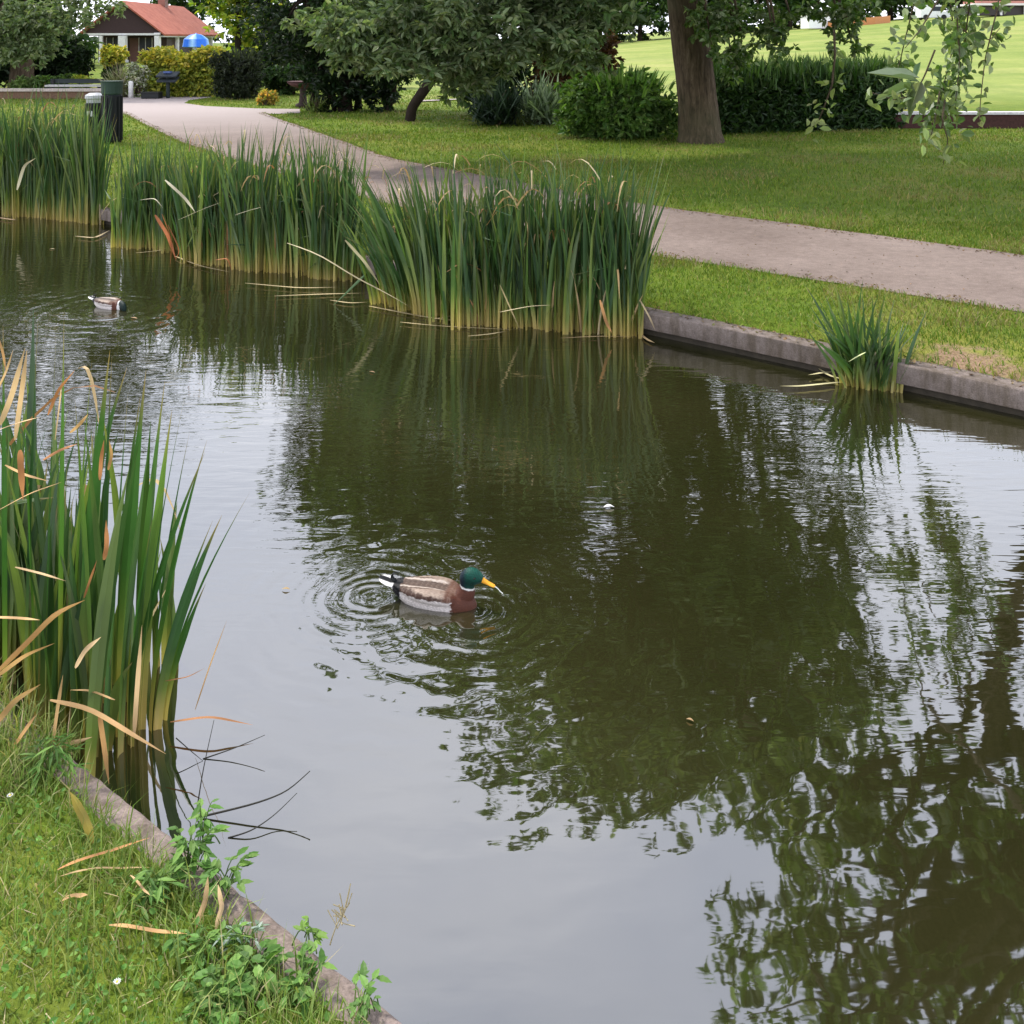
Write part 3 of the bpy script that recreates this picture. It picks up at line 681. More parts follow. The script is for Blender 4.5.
def tree(name, label, base, trunk, lobes, n_clumps, per, size, cols, asp=.5, group='trees around the park', cat='tree', w=None, clump_r=.45, flat=.55, shell=.5, droop=.2, upbias=.8, flare=1.35, boughs=0.02, extra=None, twigs=.25, forks=None, dark=False):
    """trunk: list of (x,y,z,r) in world space"""
    base = tuple(base); root = empty(name, base, 0, label, cat, group)
    tr, cr = MB(), MB()
    T = np.array(trunk, float)
    s = np.linspace(0, len(T) - 1, 26); q = np.c_[[np.interp(s, np.arange(len(T)), T[:, k]) for k in range(4)]].T
    for _ in range(2): q[1:-1] = (q[:-2] + 2 * q[1:-1] + q[2:]) / 4
    q[:, 3] *= 1 + (flare - 1) * np.exp(-np.arange(26) / 1.4)
    tr.tube(q[:, :3], q[:, 3], 16, (1, 1, 1), False, wob=.035)
    cen = crown_mesh(cr, lobes, n_clumps, per, size, asp, cols, w, clump_r, flat, shell, droop, upbias)
    for l in lobes:
        tip = np.array(l[:3]); src = q[R.integers(15, 26)]
        lo_ = q[np.argmin(np.abs(q[:, 2] - min(q[-1, 2], max(q[12, 2], tip[2] - 2))))]
        P_ = limb(tr, lo_[:3], tip, lo_[3] * .5, .05, .3)
        near = cen[np.linalg.norm((cen - tip) / np.array(l[3:]), axis=1) < 1.05]
        for c in near[: int(len(near) * twigs)]:
            st = P_[R.integers(4, 9)]; limb(tr, st, c, .045, .012, .15, 6)
    if forks: forks(tr)
    if extra: extra(tr, cr)
    if dark: tr.c = [q * 0 + np.array([.028, .021, .016]) for q in tr.c]
    o = tr.build('trunk', M_BARK_DARK if dark else M_BARK, root, True, loc=base); o.location = (0, 0, 0)
    o = cr.build('crown', M_LEAF, root, False, loc=base); o.location = (0, 0, 0)
    return root
SAGE = [(.135, .19, .08), (.18, .235, .11), (.085, .14, .045), (.25, .3, .16)]
DARKG = [(.02, .05, .012), (.032, .07, .016), (.045, .09, .02)]
MIDG = [(.05, .1, .015), (.075, .14, .02), (.1, .17, .03)]
YELG = [(.36, .42, .04), (.48, .48, .07), (.22, .32, .04)]
GOLD = [(.62, .5, .05), (.5, .44, .05), (.38, .4, .05), (.72, .6, .14)]

# the big tree on the lawn
bt = G(697, 143, LAND); bx, by = bt[0], bt[1]
lob = [(bx - 3.4, by - 3.0, 3.7, 2.4, 1.8, 1.2), (bx - 4.6, by - 2.6, 4.6, 1.8, 1.8, 1.6), (bx - 3.9, by - 2.2, 6.0, 2.0, 2.2, 1.7), (bx - 1.6, by - 3.5, 5.2, 2.3, 2.0, 1.8),
       (bx - 1.4, by - 3.6, 7.0, 2.0, 2.2, 1.3), (bx + .3, by - 2.5, 7.8, 2.4, 2.6, 1.7), (bx - 2.3, by, 9.2, 2.3, 2.6, 1.7), (bx + .6, by + 1.5, 9.4, 2.8, 2.6, 2.0), (bx + .5, by - 1.5, 6.2, 1.5, 2.0, 1.4), (bx - 1, by + 3, 5.0, 3.4, 2.2, 2.2),
       (bx - 2.1, by - 4.6, 6.9, 1.1, 1.2, .7), (bx + 1.4, by, 8.8, 1.6, 1.8, 1.2), (bx - 2.6, by - 3.2, 2.7, 1.4, 1.1, .7), (bx - 4.0, by - 2.7, 2.6, 1.1, 1.0, .7), (bx + .2, by - 3.2, 5.0, 1.8, 1.6, 1.4), (bx - .4, by - 1.5, 3.9, 2.2, 1.5, .9)]
def ex_big(tr, cr):
    limb(tr, [bx - .15, by - .1, 3.3], D(560, 15, by - 2), .22, .09, .35, 12, .03)
    limb(tr, D(560, 15, by - 2), D(505, 45, by - 3.2), .09, .05, .1)
    # low drooping sprays in front of the left-hand boughs, and beside the trunk
    sprays = [(325, 25), (340, 40), (365, 55), (395, 45), (420, 62), (372, 30), (350, 12), (445, 70), (440, 40), (470, 50), (500, 20), (480, 5), (520, 42), (560, 15), (575, 40), (535, 12), (455, 15), (410, 20), (392, 12), (585, 8), (600, 22), (545, 30), (505, 35), (465, 75), (455, 60), (480, 66), (575, 55), (560, 48)]
    cs = np.array([D(x, y, by - R.uniform(2.6, 4.4)) for x, y in sprays])
    for c in cs:
        crown_mesh(cr, [(*c, .5, .4, .32)], 9, 49, .13, .45, SAGE, [.3, .35, .15, .2], .28, .6, .2, .3, .7)
    for x, y, yy in ((700, 25, 18.6), (706, 10, 18.6), (712, 45, 18.5), (735, 20, 18.8), (742, 42, 18.8), (722, 12, 18.6), (760, 12, 19), (777, 45, 18.4), (772, 30, 18.4), (790, 15, 19), (738, 60, 19.2), (733, 68, 19.2), (820, 8, 19), (845, 25, 18.2), (850, 38, 18.2), (838, 12, 18.3), (860, 5, 18)):
        yy -= 2.0; c = D(x, y, yy)
        crown_mesh(cr, [(*c, .32, .3, .3)], 5, 35, .12, .55, MIDG + SAGE, None, .2, .8, .2, .5, .5)
        limb(tr, D(x - 10, -12, yy), c, .03, .012, .05, 6)
    # thin hanging twig with a few pale leaves
    tw = np.array([D(834, 30, 15.5), D(835, 55, 15.5), D(832, 85, 15.5), D(825, 105, 15.5), D(818, 122, 15.5)])
    tr.tube(tw, [.02, .018, .015, .012, .008], 6)
    cc_ = np.repeat(tw[1:], 9, 0) + R.normal(0, .1, (36, 3))
    rosette_leaves(cr, cc_, R.uniform(.1, .2, 36), .5, pal(36, [(.2, .26, .08), (.3, .34, .14)]), .3, .5)
tree('park_tree', 'big broad tree with a thick brown trunk standing on the lawn before the hedge', (bx, by, LAND),
     [(bx + .06, by, .1, .36), (bx + .03, by, .7, .345), (bx - .08, by, 1.8, .335), (bx - .25, by - .05, 3.2, .36), (bx - .4, by - .1, 5, .34), (bx - .6, by - .3, 8, .2), (bx - .8, by - .5, 11, .1)],
     lob, 1060, 77, .16, SAGE + [(.04, .085, .02)], .45, w=[.25, .2, .3, .05, .2], clump_r=.5, extra=ex_big)

# second tree: trunk outside the frame on the right, boughs and hanging twigs reach into it
tx, ty = 6.9, 10.2
lobB = [(4.7, 9, 5.4, 1.3, 1.4, .9), (3.4, 9, 6.0, 1.2, 1.3, .8), (2.5, 8.5, 6.3, .9, 1.1, .7), (5.6, 10, 5.2, 1.2, 1.4, 1.0), (6.5, 10.5, 7.2, 1.8, 1.6, 1.4), (4.0, 11, 8.2, 1.8, 1.6, 1.2), (4.1, 7.8, 4.5, .8, .8, .5), (3.2, 7.2, 5.0, .9, .9, .55), (5.4, 8, 6.2, 1.4, 1.3, .9), (2.1, 7.6, 6.0, .7, .8, .5), (8, 10, 6.4, 1.6, 1.6, 1.3), (2.9, 9.4, 4.9, .7, .7, .4), (5.2, 11.4, 6.6, 1.2, 1.2, .8)]
def ex_b(tr, cr):
    # forked limbs that overhang the pond
    for pts_, r0, r1 in (([(6.9, 10.2, 1.7), (5.9, 9.9, 2.3), (4.95, 9.6, 2.7), (4.67, 9.6, 3.44), (4.5, 9.6, 4.2), (4.2, 9.6, 5.1), (3.8, 9.4, 6.3)], .2, .05),
                         ([(4.55, 9.6, 4.05), (4.1, 9.5, 4.35), (3.6, 9.4, 4.55), (3.0, 9.3, 4.8), (2.5, 9.2, 5.2)], .075, .02), ([(4.55, 9.6, 4.1), (4.8, 9.3, 4.8), (4.9, 9.0, 5.6)], .08, .03),
                         ([(4.3, 9.6, 4.8), (3.8, 9.2, 5.3), (3.2, 8.9, 5.6), (2.6, 8.6, 6.1)], .06, .02), ([(4.67, 9.6, 3.5), (4.2, 9.2, 3.6), (3.9, 9.0, 3.9)], .045, .015), ([(3.8, 9.4, 4.5), (3.4, 9.0, 5.0), (3.3, 8.4, 5.3)], .035, .012),
                         ([(6.8, 10.1, 3.0), (6.0, 9.3, 4.6), (5.4, 8.5, 6.0), (4.4, 7.8, 6.4)], .13, .04), ([(4.2, 9.6, 5.0), (4.2, 8.6, 5.4), (4.1, 7.8, 4.8)], .04, .015)):
        P_ = np.array(pts_, float); q = np.linspace(0, len(P_) - 1, 16); P_ = np.c_[[np.interp(q, np.arange(len(P_)), P_[:, k]) for k in range(3)]].T
        P_[1:-1] = (P_[:-2] + 2 * P_[1:-1] + P_[2:]) / 4; P_[2:-2] += R.normal(0, .035, (12, 3))
        tr.tube(P_, np.linspace(r0, r1, 16), 8, (1, 1, 1), False)
    # hanging twigs of the nearest bough
    tops = D(930, -60, 7.2)
    limb(tr, (5.6, 8.4, 5.6), tops, .05, .02, .1, 10)
    tw = [([(925, -60), (915, 0), (905, 40), (898, 70), (903, 100)], 60), ([(945, -60), (950, 0), (955, 40), (945, 80), (938, 110), (930, 125)], 110), ([(975, -60), (970, 0), (965, 40), (962, 75), (950, 115)], 80), ([(985, -60), (1000, 0), (992, 30), (985, 60), (981, 95), (979, 125)], 26),
          ([(935, 50), (925, 75), (915, 95), (895, 100), (870, 92)], 16), ([(945, 100), (942, 120), (948, 140), (943, 165)], 9), ([(938, 0), (920, 30), (905, 48)], 10), ([(950, 20), (970, 35), (990, 40), (1000, 28)], 20), ([(940, 90), (935, 120), (930, 140)], 8), ([(960, -60), (955, -10), (960, 60), (955, 110)], 70)]
    for pix, nl in tw:
        yy = R.uniform(6.9, 7.5)
        P_ = np.array([D(x, y, yy + R.uniform(-.12, .12)) for x, y in pix]); s = np.linspace(0, len(P_) - 1, 18)
        P_ = np.c_[[np.interp(s, np.arange(len(P_)), P_[:, k]) for k in range(3)]].T
        tr.tube(P_, np.linspace(.007, .0025, 18), 5)
        nl = int(nl * 1.7); c = P_[R.integers(2, 18, nl)] + R.normal(0, .045, (nl, 3))
        rosette_leaves(cr, c, R.uniform(.045, .1, nl), .62, pal(nl, SAGE + [(.09, .16, .03), (.16, .22, .06)]), .2, .7)
    # one long pale leaf spray
    c = np.tile(D(918, 82, 7), (7, 1)); dirs = np.array([[-1, 0, -.1], [-.9, 0, -.7], [-.6, 0, -1], [.4, 0, -.5], [-1, .2, .2], [.2, 0, 1], [-.8, 0, -.45]]) * 1.
    rosette_leaves(cr, c + R.normal(0, .02, (7, 3)), np.array([.3, .36, .26, .15, .2, .2, .3]), .24, pal(7, [(.12, .17, .09), (.17, .22, .13)]), .1, 0, dirs)
    for x, y in ((868, 90), (872, 100), (890, 88), (893, 96), (943, 140), (925, 142), (956, 163), (944, 156), (926, 131)):
        rosette_leaves(cr, D(x, y, 7.0)[None] + R.normal(0, .02, (2, 3)), R.uniform(.07, .1, 2), .5, pal(2, [(.3, .36, .14), (.22, .28, .1)]), .1, .6)
tree('park_tree', 'leafy tree reaching in at the top right with twigs hanging over the far kerb', (tx, ty, LAND),
     [(tx, ty, .1, .4), (tx, ty, 1.6, .33), (tx - .05, ty - .1, 3.2, .28), (tx - .1, ty - .2, 5, .2), (tx - .2, ty - .3, 6.8, .12), (tx, ty, 8.4, .05)],
     lobB, 230, 63, .12, SAGE + MIDG, .5, clump_r=.36, extra=ex_b, twigs=.35)

# other trees
def simple_tree(name, label, px, py, Y, h, wd, low, n, cols, size, stems=1, dk=None, group='trees around the park', w=None, hgt0=None):
    g = D(px, py, Y); x = g[0]; z0 = float(terrain(x, Y))
    L = []
    for k in range(7):
        f = k / 6; zc = z0 + low + (h - low) * (.12 + .8 * f)
        r_ = wd * (1 - .55 * abs(f - .35) * 1.6 if f > .35 else .8 + .2 * f / .35)
        a = R.uniform(0, 6.28); o_ = r_ * .35
        L.append((x + math.cos(a) * o_, Y + math.sin(a) * o_, zc, r_ * .8, r_ * .8, (h - low) * .17 + .4))
    tr_ = [(x, Y, z0 - .1, wd * .035 + .08), (x, Y, z0 + h * .3, wd * .03 + .05), (x + .1, Y, z0 + h * .6, wd * .02 + .03), (x, Y, z0 + h * .9, .03)]
    return tree(name, label, (x, Y, z0), tr_, L, n, 35, size, cols, .5, group, clump_r=wd * .16 + .2, w=w, twigs=.06, dark=True)
# left: dark tree with a paler bough in front
def ex_left(tr, cr):
    for x, y in ((5, 10), (20, 20), (35, 8), (12, 35), (28, 40), (40, 44), (20, 52), (2, 30), (60, 15), (75, 10), (50, 22), (90, 5), (32, 30), (8, 50)):
        crown_mesh(cr, [(*D(x, y, 30.5), .8, .5, .5)], 8, 49, .17, .5, SAGE, [.2, .3, .1, .4], .45, .6, .2, .3, .7)
gx = D(22, 80, 36)
tree('park_tree', 'dark spreading tree with grey-green boughs at the top left corner', (gx[0], 36, LAND),
     [(gx[0], 36, .1, .4), (gx[0], 36, 2, .35), (gx[0] + .2, 35.8, 5, .3), (gx[0], 36, 9, .12)],
     [(gx[0] - 1.6, 35, 4.3, 3.4, 3, 2.0), (gx[0] + .4, 34, 3.3, 1.7, 2.0, 1.2), (gx[0] - 4, 36, 6, 4, 3, 3), (gx[0] + .8, 36, 8, 3.8, 3, 2.4), (gx[0] - 3, 36, 10, 3.5, 3, 2.5), (gx[0] - 2.4, 36, 2.2, 2.8, 2, 1.5), (gx[0] + 4.2, 36.5, 8.4, 2.6, 2.2, 1.9), (gx[0] + 2.5, 36.5, 11, 3, 2.4, 2), (gx[0] + 1.6, 35.5, 5.6, 1.8, 1.6, 1.0)], 760, 49, .22, DARKG + [(.05, .085, .035)], .5, clump_r=.75, extra=ex_left, twigs=.05)
# the dark multi-stemmed tree in the middle left
mx_, my_ = G(345, 112, LAND)[:2]
def ex_dark(tr, cr):
    for k in range(9):
        a = np.array([mx_ + R.uniform(-1.3, 1.5), my_ + R.uniform(-.4, .8), LAND - .05]); limb(tr, a, a + np.array([R.uniform(-1, 1), 0, R.uniform(3, 4)]), .07, .04, 0, 8, .04)
tree('yew_tree', 'very dark many-stemmed tree left of the low trunk, its boughs nearly touching the lawn', (mx_, my_, LAND),
     [(mx_, my_, .1, .16), (mx_, my_, 2, .15), (mx_, my_, 5, .12), (mx_, my_, 9, .05)],
     [(mx_ - .9, my_ - .3, 3.0, 1.5, 1.4, 1.3), (mx_ + .8, my_ - .3, 3.2, 1.7, 1.5, 1.5), (mx_, my_ + .5, 5.2, 2.1, 2.2, 2.0), (mx_ + .8, my_, 7, 2.0, 2, 2), (mx_ + .2, my_, 8.6, 1.8, 1.8, 1.6), (mx_ + .55, my_ - .4, 1.35, 1.05, .7, 1.1), (mx_ - .35, my_ - .1, 1.4, .8, .7, 1.1), (mx_ + 1.0, my_ + .3, 1.3, .75, .7, 1.1), (mx_ - 1.3, my_ + .2, 2.3, 1.0, 1.1, .8), (mx_ + .1, my_ + .2, 1.2, 1.5, .6, 1.1)],
     900, 49, .15, [(.010, .026, .007), (.017, .038, .01), (.028, .055, .014)], .5, w=[.5, .35, .15], clump_r=.42, extra=ex_dark, twigs=.1, dark=True)
simple_tree('park_tree', 'bright yellow-green leafy tree beside the red roof', 238, 60, 43, 11.0, 2.1, 1.0, 330, YELG + [(.1, .18, .02)], .3)
lx, ly = G(410, 122, LAND)[:2]
tree('park_tree', 'small tree with a slanting dark trunk under the boughs of the big tree', (lx, ly, LAND),
     [(lx, ly, .1, .12), (lx + .03, ly, .5, .11), (lx + .45, ly, 1.1, .12), (lx + 1.2, ly + .3, 2.0, .11), (lx + 2.4, ly + .5, 3.6, .08)],
     [(lx + 1.4, ly + .5, 3.4, 1.8, 1.5, 1.0), (lx + .3, ly, 3.2, 1.2, 1.2, .9), (lx + 2.6, ly + .8, 4.4, 1.8, 1.5, 1.2)], 150, 35, .16, SAGE + DARKG, .45, clump_r=.4, twigs=.2, dark=True)
far = [(163, 128, 34, 8, 'dark tree rising behind the red roof'), (192, 120, 36, 7, 'tall tree behind the right end of the red roof'), (450, 120, 17, 9, 'broad dark tree far beyond the lawn, above the slanting trunk'), (560, 125, 18, 9, 'dark tree beyond the fairway, left of the big trunk'), (640, 130, 17, 8, 'far tree beyond the fairway just left of the big trunk'),
       (740, 128, 18, 9, 'far dark tree beyond the fairway just right of the big trunk'), (790, 124, 13, 6, 'dark round tree on the fairway edge left of the white tent'), (890, 132, 18, 9, 'dark tree above the orange bank on the fairway'), (960, 136, 18, 9, 'dark far tree behind the hanging twigs'), (1030, 140, 18, 9, 'far tree above the pavilion at the top right'), (270, 90, 30, 7, 'tall far tree showing above the dark yew'), (330, 95, 30, 8, 'tall far tree right of the dark yew top'), (20, 70, 15, 7, 'far tree behind the dark corner tree')]
far += [(600, 138, 17, 9, 'far tree beyond the fairway, between two others left of the big trunk'), (688, 140, 17, 9, 'far tree beyond the fairway half hidden by the big trunk'), (845, 140, 16, 9, 'far tree standing behind the orange barrier'), (920, 142, 17, 9, 'far tree behind the tiny white van'), (1000, 146, 18, 9, 'far tree right behind the pavilion'), (715, 142, 15, 8, 'far tree seen through the sprays right of the big trunk')]
for px, Y, h, wd, lab in far:
    simple_tree('distant_tree', lab, px, 30, Y, h * .8, wd * .8, .6, 150, DARKG + MIDG[:1], .75, group='trees far beyond the lawn')

def shrub(name, label, c, r, cols, size, n, cat='shrub', w=None, spiky=False, asp=.5, per=28, group=None, upbias=.5, shoots=0):
    """c: base centre, r: (rx, ry, height)"""
    root = empty(name, tuple(c), 0, label, cat, group)
    st, f = MB(), MB()
    for k in range(9):
        a = R.uniform(0, 6.28); e = np.array([c[0] + math.cos(a) * r[0] * .6, c[1] + math.sin(a) * r[1] * .6, c[2] + r[2] * R.uniform(.5, .8)])
        limb(st, np.array([c[0] + R.normal(0, r[0] * .15), c[1] + R.normal(0, r[1] * .15), c[2] - .05]), e, .03, .008, .05, 6)
    if spiky:
        m = n; d = R.normal(0, 1, (m, 3)); d[:, 2] = np.abs(d[:, 2]) * .9 + .05; d /= np.linalg.norm(d, axis=1)[:, None]
        org = np.array(c) + np.c_[R.normal(0, r[0] * .35, m), R.normal(0, r[1] * .35, m), R.uniform(0, r[2] * .35, m)]
        for k in range(m):
            L = R.uniform(.6, 1.) * np.linalg.norm(d[k] * np.array(r)) * .8; t = np.linspace(0, 1, 5)[:, None]
            pp = org[k] + d[k] * L * t; pp[:, 2] -= (t[:, 0] ** 2) * L * .25 * (1 - d[k][2]); pp[:, 2] = np.maximum(pp[:, 2], c[2] + .02)
            strap(f, pp, size * np.minimum(1, (1 - t[:, 0]) * 2.5 + .03), np.tile(np.array(cols[R.integers(len(cols))]) * R.uniform(.7, 1.3), (5, 1)))
    else:
        lb_ = [(c[0], c[1], c[2] + r[2] * .42, r[0] * .82, r[1] * .85, r[2] * .48)]
        for q in range(7):
            a = R.uniform(0, 6.28); u_ = R.uniform(.35, .62); lb_.append((c[0] + math.cos(a) * r[0] * u_, c[1] + math.sin(a) * r[1] * u_, c[2] + r[2] * R.uniform(.28, .78), r[0] * R.uniform(.3, .46), r[1] * .4, r[2] * R.uniform(.2, .32)))
        crown_mesh(f, lb_, n, per, size, asp, cols, w, min(r) * .2, .8, .45, .0, upbias)
    for q in range(shoots):
        a = R.uniform(0, 6.28); u_ = R.uniform(.2, .95); b0 = np.array([c[0] + math.cos(a) * r[0] * u_, c[1] + math.sin(a) * r[1] * u_, c[2] + r[2] * (.45 + .45 * (1 - u_ ** 2) ** .5)])
        L = R.uniform(.15, .42); t = np.linspace(0, 1, 5)[:, None]; d = np.array([math.cos(a) * u_ * .7, math.sin(a) * u_ * .7, 1.]); d /= np.linalg.norm(d)
        strap(f, b0 + d * L * t - np.array([0, 0, .1]) * t ** 2, .035 * np.minimum(1, (1 - t[:, 0]) * 2 + .05), np.tile(np.array(cols[R.integers(len(cols))]) * R.uniform(.8, 1.5), (5, 1)))
    o = st.build('stem', M_BARK, root, True, loc=tuple(c)); o.location = (0, 0, 0)
    o = f.build('foliage', M_SHRUB, root, False, loc=tuple(c)); o.location = (0, 0, 0)
    return root
def at(px, py): g = G(px, py, LAND); return np.array([g[0], g[1], LAND + .02])
def pxm(Y): return F / Y
c = at(627, 143); k = pxm(c[1])
shrub('round_shrub', 'rounded green leafy shrub just left of the big trunk', c + [0, .8, 0], (66 / k, 1.0, 68 / k), [(.07, .15, .025), (.11, .2, .04), (.15, .24, .06)], .13, 430, per=35, shoots=260)
# hedge right of the trunk
c0, c1 = G(715, 137, LAND), G(905, 130, LAND)
root = empty('clipped_hedge', ((c0[0] + c1[0]) / 2, (c0[1] + c1[1]) / 2 + .7, LAND), 0, 'long dark hedge with a grassy spiky top running right from the big trunk', 'hedge')
f = MB(); st = MB()
N = 15000; t = R.uniform(0, 1, N)
x = c0[0] * (1 - t) + c1[0] * t + R.normal(0, .05, N); y = c0[1] * (1 - t) + c1[1] * t + R.uniform(0, 1.5, N); z = LAND + R.uniform(.02, 1.25, N) * (1 - .12 * ((y - c0[1] * (1 - t) - c1[1] * t - .75) / .75) ** 2)
rosette_leaves(f, np.c_[x, y, z], R.uniform(.1, .22, N), .3, pal(N, DARKG), .3, -.6)
N = 3200; t = R.uniform(0, 1, N); x = c0[0] * (1 - t) + c1[0] * t; yb = c0[1] * (1 - t) + c1[1] * t
blades(f, np.c_[x, yb + R.uniform(0, 1.5, N), LAND + R.uniform(.8, 1.15, N)], R.uniform(.2, .5, N), R.uniform(.03, .05, N), pal(N, [(.04, .09, .02), (.06, .12, .025), (.09, .15, .04)]), .35, .3)
for k in range(26):
    q = c0 * (1 - k / 25) + c1 * (k / 25); limb(st, q + [0, .7, -.05], q + [R.normal(0, .15), .7, .8], .035, .012, 0, 6)
o = st.build('stem', M_BARK, root, True, loc=tuple(root.location)); o.location = (0, 0, 0)
o = f.build('foliage', M_SHRUB, root, loc=tuple(root.location)); o.location = (0, 0, 0)
c = at(740, 128); shrub('leafy_shrub', 'pale flowering shrub standing behind the hedge right of the trunk', c + [0, 2.6, 0], (.55, .5, 1.75), [(.12, .18, .05), (.2, .26, .08), (.06, .1, .02)], .14, 70)
c = at(495, 128); k = pxm(c[1]); shrub('spiky_shrub', 'dark spiky evergreen clump left of the pale yucca', c + [0, .5, 0], (27 / k, .6, 54 / k), [(.015, .035, .015), (.025, .05, .025), (.05, .08, .05)], .035, 800, spiky=True)
c = at(542, 127); k = pxm(c[1]); shrub('spiky_shrub', 'pale grey-green yucca with stiff narrow leaves', c + [0, .4, 0], (27 / k, .55, 62 / k), [(.24, .31, .2), (.33, .4, .27), (.14, .2, .11)], .05, 380, spiky=True)
c = at(590, 125); k = pxm(c[1]); shrub('copper_shrub', 'reddish brown shrub rising behind the pale yucca and the green shrub', c + [-.3, 1.8, 0], (1.25, 1.0, 2.3), [(.09, .035, .012), (.05, .03, .01), (.12, .06, .02)], .15, 230, per=35)
c = at(530, 122); shrub('dark_shrub', 'shadowy dark shrub behind the two spiky clumps', c + [-.3, 1.8, 0], (1.7, 1.0, 1.7), DARKG, .15, 200, per=35)
c = at(232, 101); k = pxm(c[1]); shrub('round_shrub', 'dark clipped round bush on the grass island before the house', c + [0, .8, 0], (29 / k, 27 / k, 50 / k), [(.02, .03, .016), (.03, .04, .02), (.045, .055, .03)], .09, 460, per=42, shoots=160)
c = at(275, 99); k = pxm(c[1]); shrub('dark_shrub', 'dark low bush between the round bush and the yew', c + [0, 2, 0], (1.0, .8, 1.0), DARKG, .14, 120)
# golden hedge
c0, c1 = at(140, 98), at(211, 98.5)
root = empty('golden_hedge', tuple((c0 + c1) / 2 + [0, .8, 0]), 0, 'golden yellow clipped hedge in front of the house', 'hedge')
f, st = MB(), MB(); k = pxm(c0[1]); H = 49 / k
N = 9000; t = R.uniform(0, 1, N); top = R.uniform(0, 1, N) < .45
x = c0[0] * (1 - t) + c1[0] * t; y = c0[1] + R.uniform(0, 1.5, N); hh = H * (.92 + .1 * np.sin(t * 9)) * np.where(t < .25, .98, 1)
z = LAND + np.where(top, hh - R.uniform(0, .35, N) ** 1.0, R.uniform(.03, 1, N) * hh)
cols = np.where(top[:, None], pal(N, GOLD), pal(N, [(.3, .33, .04), (.38, .38, .05), (.2, .25, .04)]))  # top leaves coloured brighter, as if catching the light from above
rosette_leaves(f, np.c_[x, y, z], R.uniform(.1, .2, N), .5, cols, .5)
for q in range(12): limb(st, c0 * (1 - q / 11) + c1 * (q / 11) + [0, .75, -.05], c0 * (1 - q / 11) + c1 * (q / 11) + [0, .75, H * .7], .03, .01, 0, 6)
o = st.build('stem', M_BARK, root, True, loc=tuple(root.location)); o.location = (0, 0, 0)
o = f.build('foliage', M_SHRUB, root, loc=tuple(root.location)); o.location = (0, 0, 0)
# plants left of the golden hedge
c = D(62, 92, 37.5); c[2] = LAND; shrub('dark_shrub', 'big near-black bush added as the shade under the corner tree', c, (1.25, 1.0, 2.3), [(.012, .028, .008), (.02, .04, .012)], .16, 330, per=35)  # near-black leaves stand in for the dark hollow under the boughs
c = D(20, 92, 37.5); c[2] = LAND; shrub('dark_shrub', 'near-black bush added as the shade at the foot of the corner tree trunk', c, (1.6, 1.0, 1.5), [(.012, .028, .008), (.02, .04, .012)], .16, 260, per=35)  # added low bush, its colour carries the shade below the tree
c = at(97, 92) + [0, 1.5, 0]; k = pxm(c[1])
shrub('golden_shrub', 'yellow-topped shrub left of the white house pillar', c + [0, 0, .85], (15 / k, .5, 22 / k), GOLD + [(.2, .28, .04)], .13, 90)
shrub('dark_shrub', 'near-black bush added as the shade under the yellow-topped shrub', c, (12 / k, .4, 30 / k), DARKG, .12, 90)  # dark foliage put where the yellow shrub only shades the ground
c = at(118, 98) + [0, .3, 0]; k = pxm(c[1]); shrub('pampas_grass', 'beige feathery ornamental grass left of the golden hedge', c, (15 / k, .4, 42 / k), [(.35, .33, .2), (.42, .38, .28), (.25, .28, .12)], .03, 520, cat='ornamental grass', spiky=True)
c = at(144, 97) + [0, -.5, 0]; k = pxm(c[1]); shrub('flowering_shrub', 'white flowering bush at the left end of the golden hedge', c, (13 / k, .35, 34 / k), [(.7, .68, .64), (.25, .28, .12), (.6, .6, .5), (.15, .2, .05)], .1, 120)
for px, py, w_, h_, cols, lab in ((25, 88, 22, 18, [(.14, .22, .06), (.2, .28, .09)], 'pale green leafy plant behind the low wall at the left'), (62, 84, 14, 18, MIDG, 'green leafy plant behind the dark bench rail'), (80, 84, 14, 12, YELG, 'low yellow-green plant near the dark bench rail'), (45, 84, 13, 10, MIDG, 'low green plant between the pale plant and the bench')):
    c = D(px, 100, 35.); c[2] = LAND; k = pxm(35.); shrub('border_plant', lab, c, (w_ / k * .8, .45, (93 - py + h_ * .6) / k), cols, .15, 60, cat='plant')
c = at(267, 106); k = pxm(c[1]); shrub('flowering_plant', 'small plant with yellow orange flowers by the path in front of the yew', c, (12 / k, .3, 15 / k), [(.5, .4, .08), (.6, .33, .08), (.2, .26, .05)], .1, 40, cat='plant')
c = at(318, 113); k = pxm(c[1]); shrub('border_plant', 'light green arching plant at the foot of the dark yew', c, (14 / k, .3, 20 / k), [(.14, .2, .04), (.2, .25, .07)], .03, 120, cat='plant', spiky=True)

c = D(330, 95, 38.); c[2] = LAND; shrub('dark_shrub', 'dark bush added to fill the black shade behind the yew stems', c, (3.4, 1.0, 2.6), [(.012, .028, .008), (.02, .04, .012)], .17, 520, per=35)  # added bush, coloured near black for the shade beneath the yew
c = D(272, 90, 48.); c[2] = LAND; shrub('dark_shrub', 'dark bush added to fill the black beyond the round bush, left of the yew', c, (2.6, 1.0, 2.4), [(.012, .028, .008), (.025, .05, .014)], .18, 330, per=35)  # added bush, dark leaves continue the black beside the yew
